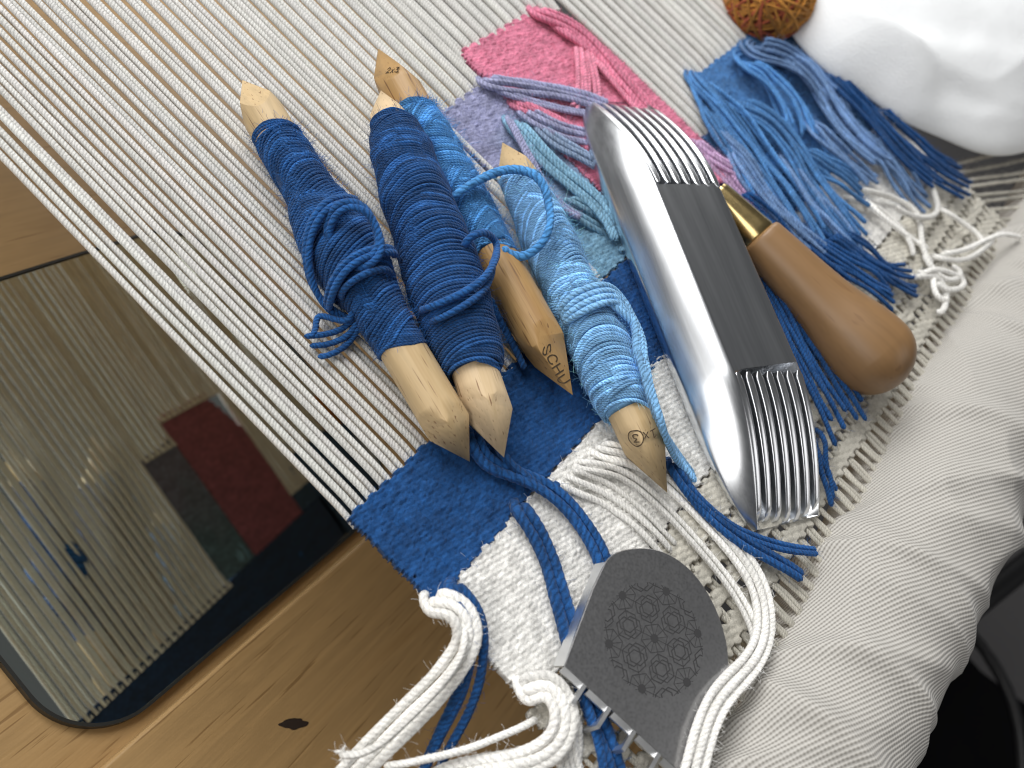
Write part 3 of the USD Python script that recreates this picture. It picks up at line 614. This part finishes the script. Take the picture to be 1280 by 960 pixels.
# second bobbin: navy, thick, pale bare points
t2, loop2, inv2, _ = bobbin('thick navy bobbin with pale bare points, second from the left', at(476, 113, 0.0165), at(630, 572, 0.0165), 0.0090, 'pale_beech',
    [(2.2, 0.40, 0.0), (0.6, 0.40, 0.0), (3.9, 0.40, 0.0), (5.4, 0.40, 0.0)], [(1.15, 0.36, 0.0), (2.75, 0.30, 0.0), (4.4, 0.36, 0.0), (5.9, 0.36, 0.0)],
    [(0.105, 0.0104), (0.13, 0.0124), (0.20, 0.0146), (0.33, 0.0160), (0.50, 0.0168), (0.63, 0.0168), (0.72, 0.0155), (0.79, 0.0138), (0.806, 0.0110)], NAVY * 0.85, seed=33, light=BRIGHT * 0.9, dark=DEEP)
loop2([(528, 388), (548, 380), (575, 368), (602, 350), (618, 326), (619, 302), (604, 291), (588, 297), (580, 308)], [e_, c_, c_, c_ - .002, c_ - .004, c_ - .005, c_ - .004, c_ - .001, e_], NAVY * 1.35, 0.0016, 1)
loop2([(540, 402), (566, 390), (592, 374), (612, 350), (616, 325)], [e_, c_, c_, c_, e_], NAVY * 1.2, 0.0015, 1)
loop2([(612, 372), (624, 398), (640, 428), (656, 462)], [0.012, 0.009, 0.007, 0.006], NAVY, 0.0016, 1)
# third bobbin: mid blue, brown wood, lies behind the second
A3, B3_ = at(472, 60, 0.0135), at(716, 494, 0.0135)
t3, loop3, inv3, (L3, r3) = bobbin('mid blue bobbin of browner wood tucked behind the thick navy one', A3, B3_, 0.0092, 'brown_beech',
    [(2.35, 0.40, 0.001), (0.8, 0.34, 0.0), (4.0, 0.40, 0.0), (5.5, 0.40, 0.0)], [(1.6, 0.28, 0.0), (3.4, 0.30, 0.0), (5.2, 0.30, 0.0), (0.2, 0.30, 0.0)],
    [(0.20, 0.0100), (0.23, 0.0114), (0.35, 0.0124), (0.5, 0.0126), (0.60, 0.0112), (0.63, 0.0098)], MID, seed=45, turns_tilt=0.0045)
loop3([(556, 262), (575, 240), (605, 222), (645, 212), (672, 222), (686, 255), (684, 292), (660, 318), (627, 309)], [e_, c_, 0.030, 0.033, 0.036, 0.034, 0.032, 0.024, e_], MID * 1.35, 0.0020, 1)
# fourth bobbin: light blue
t4, loop4, inv4, (L4, r4) = bobbin('light blue bobbin with wrapped loops, rightmost beside the metal beater', at(628, 178, 0.0150), at(834, 616, 0.0150), 0.0088, 'beech',
    [(2.2, 0.38, 0.0), (0.5, 0.38, 0.0), (3.9, 0.38, 0.0), (5.4, 0.38, 0.0)], [(1.5, 0.30, 0.0), (3.1, 0.30, 0.0), (4.7, 0.30, 0.0), (0.0, 0.30, 0.0)],
    [(0.115, 0.0094), (0.14, 0.0108), (0.25, 0.0126), (0.40, 0.0128), (0.55, 0.0140), (0.68, 0.0142), (0.78, 0.0128), (0.805, 0.0102)], LIGHT, seed=57, light=LIGHT * 1.25 + 0.05, dark=LIGHT * 0.62, turns_tilt=0.005)
loop4([(705, 400), (722, 380), (750, 368), (778, 378), (795, 405), (800, 440), (808, 480)], [e_, c_, c_ - .001, c_ - .001, c_, c_, e_], LIGHT * 1.05, 0.0016, 4, gap=0.0027)
loop4([(745, 368), (770, 378), (790, 400), (803, 450), (822, 520), (850, 575), (868, 598)], [e_, c_, c_, c_, c_, 0.007, 0.006], LIGHT, 0.0016, 4, gap=0.0027)

# ------------------------------------------------------------------ metal beater (comb block)
BE = np.array([-0.53, -0.848, 0.0]); BE /= np.linalg.norm(BE)      # towards the lower teeth
BWv = np.array([-BE[1], BE[0], 0.0])                               # to the right
BO = np.array([0.1065, -0.030, 0.0])
bt = thing('weaving_beater', 'polished metal weaving beater with comb ridges at both ends', 'beater')
MX = np.eye(4); MX[0, :3], MX[1, :3], MX[2, :3], MX[3, :3] = BE, -BWv, np.cross(BE, -BWv), BO
if MX[2, 2] < 0: MX[1, :3] *= -1; MX[2, :3] *= -1
UsdGeom.Xformable(bt).AddTransformOp().Set(Gf.Matrix4d(*map(float, MX.ravel())))
sgn = float(np.sign(MX[1, :3] @ BWv))                              # local y * sgn = to the right
SL, SU = 0.112, 0.118                                               # half lengths lower / upper
HT = 0.028
def ztop(s):                                                        # crown line along the length
    a = np.where(s > 0, s / SL, -s / SU)
    k = np.clip((a - 0.42) / 0.58, 0, 1)
    return 0.004 + (HT - 0.004) * (1 - k ** 1.75)
def halfw(s):
    a = np.where(s > 0, s / SL, -s / SU)
    return 0.0292 - 0.0108 * np.clip(a, 0, 1) ** 2.2
def body_surface():
    ns, nc = 160, 40
    s = np.linspace(-SU, SL, ns)
    V = []
    # cross-section: right wall straight, top flat, left flank rounded out to the base
    for q in s:
        h = float(ztop(q)); a = q / SL if q > 0 else -q / SU; right = 0.0195
        pts = []
        fl = (1 - min(a, 1) ** 5)
        left_top = -0.0172; out = -0.0172 - 0.0008 - 0.0150 * fl
        zm = 0.001 + (h - 0.001) * 0.40
        for k in np.linspace(0, 1, 8): pts.append((right, 0.001 + (h - 0.0022 - 0.001) * k))
        for k in np.linspace(0, R90, 5)[1:]: pts.append((right - 0.0014 * (1 - math.cos(k)), h - 0.0022 + 0.0022 * math.sin(k)))
        for k in np.linspace(0, 1, 9)[1:]: pts.append((right - 0.0014 + (left_top - right + 0.0014) * k, h))
        # bevelled flank: rounded upper edge, sloping face, rounded lower edge tucked under
        c = np.array([(left_top, h), (left_top - 0.25 * (left_top - out), h - 0.06 * (h - zm)), (left_top - 0.62 * (left_top - out), h - 0.42 * (h - zm)), (left_top - 0.93 * (left_top - out), h - 0.86 * (h - zm)), (out, zm - 0.12 * zm), (out + 0.16 * (left_top - out), zm * 0.40), (out + 0.42 * (left_top - out), 0.001)])
        cc_ = CubicSpline(np.arange(7), c)(np.linspace(0, 6, 26)[1:])
        pts += [tuple(x) for x in cc_]
        V.append([(q, p[0] * sgn, p[1]) for p in pts])
    V = np.array(V); n = V.shape[1]
    f = grid(ns, n, True)
    V = V.reshape(-1, 3)
    # recess for the ridges at both ends
    flat = np.arange(len(V)) % n
    flat = (flat >= 12) & (flat <= 18)
    m = ((V[:, 0] > 0.0485) | (V[:, 0] < -0.0485)) & flat
    V[m, 2] = np.maximum(V[m, 2] - 0.0110, 0.0012)
    caps = []
    for e, base in ((0, 0), (ns - 1, (ns - 1) * n)):
        V = np.vstack([V, V[base:base + n].mean(0)])
        k = np.arange(n); tri = np.stack([base + k, base + (k + 1) % n, np.full(n, len(V) - 1)], 1)
        caps.append(tri)
    ft = np.vstack([f[:, [0, 1, 2]], f[:, [0, 2, 3]]] + caps)
    m = trimesh.Trimesh(V, ft, process=False); m.fix_normals()
    return m
obj('block', body_surface(), 'aluminium', bt, smooth=35)
def ridge(yc, w, s0, s1, n=34):
    """A round backed tooth from the flat of the block (s0) to its tip (s1), lying in the recess."""
    s = np.linspace(s0, s1, n); th = np.linspace(0, np.pi, 13)
    V = []
    for i, q in enumerate(s):
        k = i / (n - 1)
        ww = w * (0.45 + 0.55 * min(1, math.sqrt(max(0, 1 - (1 - min(1, k / 0.06)) ** 2)))) * (1 - 0.25 * k)
        tip = min(1, (1 - k) / 0.04)
        h = float(ztop(np.array(q))) + 0.0002
        bot = max(h - 0.0130, 0.0006)
        hh = (h - bot) * (0.55 + 0.45 * tip)
        ring = [(q, sgn * (yc + ww), bot)] + [(q, sgn * (yc + ww * math.copysign(abs(math.cos(a)) ** 0.8, math.cos(a))), bot + hh - ww * 0.6 + ww * 0.6 * math.sin(a) ** 0.7) for a in th] + [(q, sgn * (yc - ww), bot)]
        V.append(ring)
    V = np.array(V); m = V.shape[1]
    f = grid(n, m, True); V = V.reshape(-1, 3)
    V = np.vstack([V, V[:m].mean(0), V[-m:].mean(0)]); k = np.arange(m)
    ft = np.vstack([f[:, [0, 1, 2]], f[:, [0, 2, 3]], np.stack([k, (k + 1) % m, np.full(m, len(V) - 2)], 1), np.stack([(n - 1) * m + k, (n - 1) * m + (k + 1) % m, np.full(m, len(V) - 1)], 1)])
    t = trimesh.Trimesh(V, ft, process=False); t.fix_normals()
    return t
for k in range(7):
    yc = -0.0160 + k * 0.00560
    obj('tooth', ridge(yc, 0.00195, 0.0495 + 0.0005 * k, SL - 0.001 * abs(k - 4)), 'aluminium', bt, smooth=50)
    obj('tooth', ridge(yc, 0.00195, -0.0485 + 0.0005 * k, -SU + 0.0012 * k), 'aluminium', bt, smooth=50)

# ------------------------------------------------------------------ wooden handled tool behind the beater
HA, HB_ = at(948, 296, 0.020), at(1108, 462, 0.020)
hd = thing('wooden_handled_tool', 'tool with bulbous varnished wooden handle and brass ferrule beside the beater', 'hand tool')
ex = (HB_ - HA); HL = np.linalg.norm(ex); ex /= HL
ez = np.array([0, 0, 1.0]) - ex * ex[2]; ez /= np.linalg.norm(ez); ey = np.cross(ez, ex)
MX = np.eye(4); MX[0, :3], MX[1, :3], MX[2, :3], MX[3, :3] = ex, ey, ez, HA
UsdGeom.Xformable(hd).AddTransformOp().Set(Gf.Matrix4d(*map(float, MX.ravel())))
def lathe(prof, sections=48):
    m = trimesh.creation.revolve(np.array([(max(r, 1e-5), z) for z, r in prof]), sections=sections)
    m.apply_transform(trimesh.transformations.rotation_matrix(R90, [0, 1, 0]))
    return m
hp = CubicSpline([0, 0.08, 0.3, 0.55, 0.78, 0.9], [0.0112, 0.0118, 0.0134, 0.0158, 0.0198, 0.0205])
prof = [(0, 0.0001), (0, 0.0095), (0.0006, 0.0108), (0.002, 0.0114)] + [(t * HL, float(hp(t))) for t in np.linspace(0.05, 0.88, 26)]
e0 = 0.88 * HL; re = float(hp(0.88))
prof += [(e0 + re * 0.95 * math.sin(a), re * math.cos(a)) for a in np.linspace(0.06, R90, 14)]
obj('handle', lathe(prof), 'varnished_wood', hd, smooth=50)
obj('ferrule', lathe([(-0.030, 0.0001), (-0.030, 0.0062), (-0.028, 0.0068), (-0.004, 0.0090), (-0.001, 0.0094), (0.0002, 0.0088), (0.0002, 0.0001)]), 'brass', hd, smooth=40)

# ------------------------------------------------------------------ engraved steel comb plate
ZP = 0.0125
pl = thing('comb_plate', 'small grey steel comb plate with rounded top and etched star pattern', 'comb')
ol = [(705, 832), (722, 788), (741, 736), (757, 702), (775, 689), (800, 685), (830, 690), (862, 711), (888, 746), (905, 788), (911, 828), (906, 868), (892, 908), (872, 950), (860, 975)]
W = np.array([at(*p, ZP)[:2] for p in ol])
cs = CubicSpline(np.arange(len(W)), W); Wf = np.vstack([W[:4], cs(np.linspace(3, len(W) - 1, 60))[1:]])
pp = Polygon(Wf).buffer(0)
pm = m3.Manifold.hull_points(np.vstack([np.c_[np.array(q_.exterior.coords), np.full(len(q_.exterior.coords), z_)] for q_, z_ in ((pp, ZP - 0.0013), (pp, ZP - 0.0004), (pp.buffer(-0.00035), ZP))]))
obj('plate', pm, 'steel_plate', pl, smooth=30)
# folded left edge
def strip(a, b, depth, th=0.0010, out=0.0, z=ZP):
    a, b = np.r_[a, z - 0.0002], np.r_[b, z - 0.0002]
    d = (b - a) / np.linalg.norm(b - a); nrm = np.array([-d[1], d[0], 0])
    q = [a, b, b - [0, 0, depth] + nrm * out, a - [0, 0, depth] + nrm * out]
    V = np.array(q + [x - nrm * th for x in q])
    F = np.array([[0, 1, 2, 3], [7, 6, 5, 4], [0, 4, 5, 1], [1, 5, 6, 2], [2, 6, 7, 3], [3, 7, 4, 0]])
    m = trimesh.Trimesh(V, np.vstack([F[:, [0, 1, 2]], F[:, [0, 2, 3]]]), process=False); m.fix_normals()
    return m
obj('folded_edge', strip(W[0], W[3], 0.0060, out=0.0015), 'steel_edge', pl, smooth=False)
p0, p1 = W[0], W[-1]
d = (p1 - p0); LP = np.linalg.norm(d); d /= LP
nb = np.array([-d[1], d[0]]); nb = nb if (W[7] - p0) @ nb < 0 else -nb     # pointing away from the plate
nt = 5
for k in range(nt):
    a = p0 + d * LP * (k + 0.04) / nt; b = p0 + d * LP * (k + 0.90) / nt
    nb3 = np.r_[nb, 0]
    A_, B_ = np.r_[a, ZP - 0.0002], np.r_[b, ZP - 0.0002]; dn = nb3 * 0.0017 - np.array([0, 0, 0.0016]); th = np.array([0, 0, -0.0010])
    V = np.array([A_, B_, B_ + dn, A_ + dn]); V = np.vstack([V, V + th])
    F = np.array([[0, 1, 2, 3], [7, 6, 5, 4], [0, 4, 5, 1], [1, 5, 6, 2], [2, 6, 7, 3], [3, 7, 4, 0]])
    lm = trimesh.Trimesh(V, np.vstack([F[:, [0, 1, 2]], F[:, [0, 2, 3]]]), process=False); lm.fix_normals()
    obj('lip', lm, 'steel_edge', pl, smooth=False)
    q = p0 + d * LP * (k + 0.92) / nt
    tooth = np.array([(-0.0004, 0.0001), (0.0080, 0.0001), (0.0088, -0.0100), (0.0070, -0.0106), (0.0058, -0.0022), (-0.0004, -0.0012)])
    tp = trimesh.creation.extrude_polygon(Polygon(tooth), 0.0015, engine='earcut')
    R = np.eye(4); R[:3, 0] = nb3; R[:3, 1] = [0, 0, 1]; R[:3, 2] = np.cross(R[:3, 0], R[:3, 1]); R[:3, 3] = [q[0], q[1], ZP - 0.0003]
    tp.apply_transform(R)
    obj('tooth', tp, 'steel_edge', pl, smooth=False)
# etched pattern
cc = at(818, 798, ZP)[:2]; RC = 0.0205
rim = Point(0, 0).buffer(RC, quad_segs=24)
lines = []
a1, a2 = np.array([0.0190, 0.0]), np.array([0.0095, 0.016454])
rot = 0.35
Rm = np.array([[math.cos(rot), -math.sin(rot)], [math.sin(rot), math.cos(rot)]])
stars = []
for i in range(-2, 3):
    for j in range(-2, 3):
        o = Rm @ (i * a1 + j * a2)
        if np.linalg.norm(o) > RC + 0.008: continue
        stars.append(o)
        for k in range(12):
            an = rot + k * math.pi / 6; e = np.array([math.cos(an), math.sin(an)])
            lines.append((LineString([o + e * 0.0012, o + e * (0.0080 if k % 2 else 0.0052)]), 0.00010))
        for k in range(6):
            an = rot + math.pi / 6 + k * math.pi / 3; e = np.array([math.cos(an), math.sin(an)]); q = o + e * 0.0095
            hx = [q + 0.0040 * np.array([math.cos(an + t), math.sin(an + t)]) for t in np.arange(7) * math.pi / 3]
            lines.append((LineString(hx), 0.00018))
        ring = [o + 0.0056 * np.array([math.cos(rot + t), math.sin(rot + t)]) for t in np.arange(7) * math.pi / 3]
        lines.append((LineString(ring), 0.00014))
shape = shapely.union_all([l.buffer(w_, cap_style='flat') for l, w_ in lines] + [Point(o).buffer(0.0016, quad_segs=4) for o in stars]).intersection(rim)
shape = shapely.affinity.translate(shape, *cc).intersection(pp.buffer(-0.002)).simplify(0.00003)
em = trimesh.util.concatenate([trimesh.creation.extrude_polygon(s_, 0.00008, engine='earcut') for s_ in getattr(shape, 'geoms', [shape]) if s_.area > 1e-9])
em.apply_translation([0, 0, ZP + 0.00002])
obj('etched_pattern', em, 'etched', pl, smooth=False)

# handwriting on the bobbins
def ray(mesh, o, d):
    v0, v1, v2 = (np.asarray(mesh.triangles)[:, k] for k in range(3))
    e1, e2 = v1 - v0, v2 - v0
    p = np.cross(d, e2); det = (e1 * p).sum(1); ok = np.abs(det) > 1e-14; det = np.where(ok, det, 1)
    t0 = o - v0; u = (t0 * p).sum(1) / det; q = np.cross(t0, e1); w = (q @ d) / det; t = (e2 * q).sum(1) / det
    ok &= (u >= 0) & (w >= 0) & (u + w <= 1) & (t > 0)
    k = np.where(ok)[0]; k = k[np.argmin(t[k])]
    n = np.cross(e1[k], e2[k]); return o + d * t[k], n / np.linalg.norm(n)
def write_on(t, pix, base, height, text, ring=None):
    """Pencil writing that lies on the cut face of the dowel which pixel pix shows, reading along the picture direction base."""
    X = np.array(UsdGeom.Xformable(t).GetLocalTransformation()); Xi = np.linalg.inv(X)
    def loc(a): return (np.r_[a, 1] @ Xi)[:3]
    dw = WOOD[str(t.GetPath())]
    def hit(p):
        far = at(p[0], p[1], -0.05); o = loc(EYE); d = loc(far) - o; return ray(dw, o, d / np.linalg.norm(d))
    c, n = hit(pix)
    o = loc(EYE)
    if n @ (o - c) < 0: n = -n
    far = at(pix[0] + base[0], pix[1] + base[1], -0.05); d = loc(far) - o; d /= np.linalg.norm(d)
    e = o + d * (((c - o) @ n) / (d @ n)) - c; e /= np.linalg.norm(e); u = np.cross(n, e)
    m = meshkit.text_mesh(text, height, 0.00012)
    if ring:
        a = shapely.affinity.scale(Point(0, 0).buffer(1, quad_segs=10), height * 0.85, height * 0.95)
        rm = trimesh.creation.extrude_polygon(a.difference(shapely.affinity.scale(a, 0.88, 0.88)), 0.00012, engine='earcut')
        w3 = meshkit.text_mesh('3', height, 0.00012).bounds[1][0]
        rm.apply_translation([m.bounds[1][0] - w3 * 0.5, height * 0.5, 0]); m = trimesh.util.concatenate([m, rm])
    m.apply_translation([-m.bounds[:, 0].mean(), -height / 2, 0])
    V = m.vertices.copy(); V[:, 1] += 0.12 * V[:, 0] * np.sin(V[:, 0] * 900)
    m.vertices = c + V[:, :1] * e + V[:, 1:2] * u + (V[:, 2:3] + 0.00004) * n
    obj('handwriting', m, 'ink', t, smooth=False)
write_on(t3, (491, 88), (10, -1), 0.0030, '2x3')
write_on(t3, (694, 456), (5, 9), 0.0046, 'SCHU')
write_on(t4, (803, 546), (-10, 2), 0.0036, '1x 3', ring=True)

# ------------------------------------------------------------------ beige twill roll
nx, na = 420, 150
xs = np.linspace(-0.16, 0.52, nx); an = np.linspace(math.radians(178), math.radians(-150), na)
Xg, Ag = np.meshgrid(xs, an, indexing='ij')
RR = 0.040
arc = (math.radians(178) - Ag) * RR
fold = np.zeros_like(Xg)
gg = np.random.default_rng(5)
for k in range(40):
    xc = -0.15 + 0.66 * (k + gg.uniform(-0.35, 0.35)) / 40
    a0, a1_ = sorted(gg.uniform(0.005, 0.13, 2)); sl = gg.uniform(-0.9, 0.25); wd = gg.uniform(0.004, 0.010)
    ctr = xc + sl * (arc - 0.05)
    e = (Xg - ctr) / wd
    win = 1 / (1 + np.exp(-(arc - a0 + 0.01) / 0.008)) / (1 + np.exp((arc - a1_ - 0.02) / 0.008))
    fold += gg.uniform(0.0016, 0.0060) * win * np.exp(-np.abs(e) ** 1.6) * np.where(e > 0, 1, 1)
big = 0.008 * (fbm(np.stack([Xg * 14, arc * 16, 0 * Xg], -1), 3, 3) - 0.5) + 0.003 * (fbm(np.stack([Xg * 45, arc * 30, 0 * Xg + 2], -1), 3, 6) - 0.5)
ca, sa = math.cos(0.9), math.sin(0.9)
cu, cv = Xg * ca + arc * sa, -Xg * sa + arc * ca
n1 = fbm(np.stack([cu * 34, cv * 9, 0 * Xg + 3], -1), 1, 21); n2 = fbm(np.stack([cu * 18 - cv * 16, cv * 20 + cu * 8, 0 * Xg + 8], -1), 1, 31)
crease = 0.0030 * (1 - np.abs(2 * n1 - 1)) ** 3 + 0.0022 * (1 - np.abs(2 * n2 - 1)) ** 4
fold *= 0.75
R_ = RR + crease + fold + big + 0.004 * np.clip((Xg - 0.2) / 0.15, 0, 1)
V = np.stack([Xg, -0.187 + R_ * np.cos(Ag) * 1.0, -0.013 + R_ * np.sin(Ag) * 0.85], -1).reshape(-1, 3)
uv = np.stack([Xg, arc], -1).reshape(-1, 2)
obj('cloth_roll', (V, grid(nx, na)), 'twill', None, smooth=True, uv=uv, label='creased beige twill cloth roll along the near edge of the weaving', category='cloth')

# ------------------------------------------------------------------ white cloth heaped at the upper right
bp = np.array([(935, -60), (965, -10), (985, 25), (1010, 60), (1045, 92), (1085, 116), (1130, 146), (1180, 168), (1240, 190), (1300, 182), (1380, 150)], float)
bw_ = np.array([at(*p, 0.012)[:2] for p in bp])
tc = np.linspace(0, len(bp) - 1, 150); BW2 = CubicSpline(np.arange(len(bp)), bw_)(tc)
prof = [(0.03, 0.004), (0.015, 0.003), (0.004, 0.006), (0.0, 0.010), (0.004, 0.015), (0.014, 0.019), (0.03, 0.022), (0.06, 0.027), (0.10, 0.033), (0.16, 0.040), (0.24, 0.046), (0.35, 0.048), (0.5, 0.045)]
pj = np.linspace(0, len(prof) - 1, 90); pd = CubicSpline(np.arange(len(prof)), np.array(prof))(pj)
inw = np.array([0.93, 0.36])
I, J = np.meshgrid(np.arange(150), np.arange(90), indexing='ij')
Xc = BW2[I, 0] + pd[J, 0] * inw[0]; Yc = BW2[I, 1] + pd[J, 0] * inw[1]; Zc = pd[J, 1] * 1.0
am = np.clip(pd[J, 0] / 0.03, 0, 1)
q = np.stack([Xc * 5 + Yc * 4, Yc * 13 - Xc * 3, 0 * Xc], -1)
rid = np.abs(fbm(q, 1, 8) - 0.5) * 2
Zc = Zc + am * (0.022 * (fbm(np.stack([Xc * 6 + Yc * 5, Yc * 11 - Xc * 5, 0 * Xc], -1), 2, 4) - 0.5) - 0.009 * rid ** 0.6 + 0.006)
Zc = Zc - am * 0.5 * (0.022 * (fbm(np.stack([Xc * 6 + Yc * 5, Yc * 11 - Xc * 5, 0 * Xc], -1), 2, 4) - 0.5) - 0.009 * rid ** 0.6)
for (pa, pb, hgt, wid) in [((1075, 15), (1190, 150), 0.010, 0.011), ((1010, -10), (1120, 125), 0.006, 0.010), ((1130, -20), (1300, 130), 0.009, 0.016), ((1100, 60), (1260, 95), 0.006, 0.012), ((1180, 10), (1330, 60), 0.008, 0.018), ((1150, 130), (1290, 150), 0.005, 0.009), ((1230, -30), (1340, 110), 0.008, 0.02)]:
    a_, b_ = at(*pa, 0.03)[:2], at(*pb, 0.03)[:2]
    dl = (b_ - a_) / np.linalg.norm(b_ - a_); wob_ = 0.012 * (fbm(np.stack([Xc * 22, Yc * 22, 0 * Xc + hgt * 999], -1), 2, 13) - 0.5)
    al = (Xc - a_[0]) * dl[0] + (Yc - a_[1]) * dl[1]; ds = -(Xc - a_[0]) * dl[1] + (Yc - a_[1]) * dl[0] + wob_
    end = 1 / (1 + np.exp(-al / 0.012)) / (1 + np.exp((al - np.linalg.norm(b_ - a_)) / 0.015))
    Zc = Zc + am * hgt * end * np.where(ds > 0, np.exp(-(ds / wid) ** 2), np.exp(-(ds / (wid * 2.6)) ** 2))
obj('white_cloth', (np.stack([Xc, Yc, Zc], -1).reshape(-1, 3), grid(150, 90)), 'white_cotton', None, smooth=True, label='white cotton cloth heaped over the upper right of the weaving', category='cloth')

# ------------------------------------------------------------------ orange yarn ball
yb = thing('yarn_ball', 'small orange yarn ball at the top edge beside the white cloth', 'yarn ball')
BC = at(962, -6, 0.016); BR = 0.026
core = trimesh.creation.icosphere(3, BR * 0.93); core.apply_translation(BC)
ORA = np.array([0.62, 0.27, 0.05]); RUST = np.array([0.30, 0.07, 0.03])
obj('yarn_core', core, 'plain_wool', yb, smooth=True, col=np.broadcast_to(RUST, (len(core.vertices), 3)))
for k in range(64):
    ax = gg.normal(size=3); ax /= np.linalg.norm(ax)
    a_ = np.cross(ax, [0.3, 0.5, 0.8]); a_ /= np.linalg.norm(a_); b_ = np.cross(ax, a_)
    th = np.linspace(0, 2 * np.pi, 90); off = gg.uniform(-0.4, 0.4)
    rr_ = BR * math.sqrt(1 - off ** 2) + gg.uniform(-0.0006, 0.0012)
    P = BC + ax * off * BR + rr_ * (np.cos(th)[:, None] * a_ + np.sin(th)[:, None] * b_)
    put_yarn('wound_strand', yarn(P, 0.0009, ORA * gg.uniform(0.5, 1.15) if k % 4 else RUST * 1.3, presampled=True, seed=k, pitch=0.005), yb)
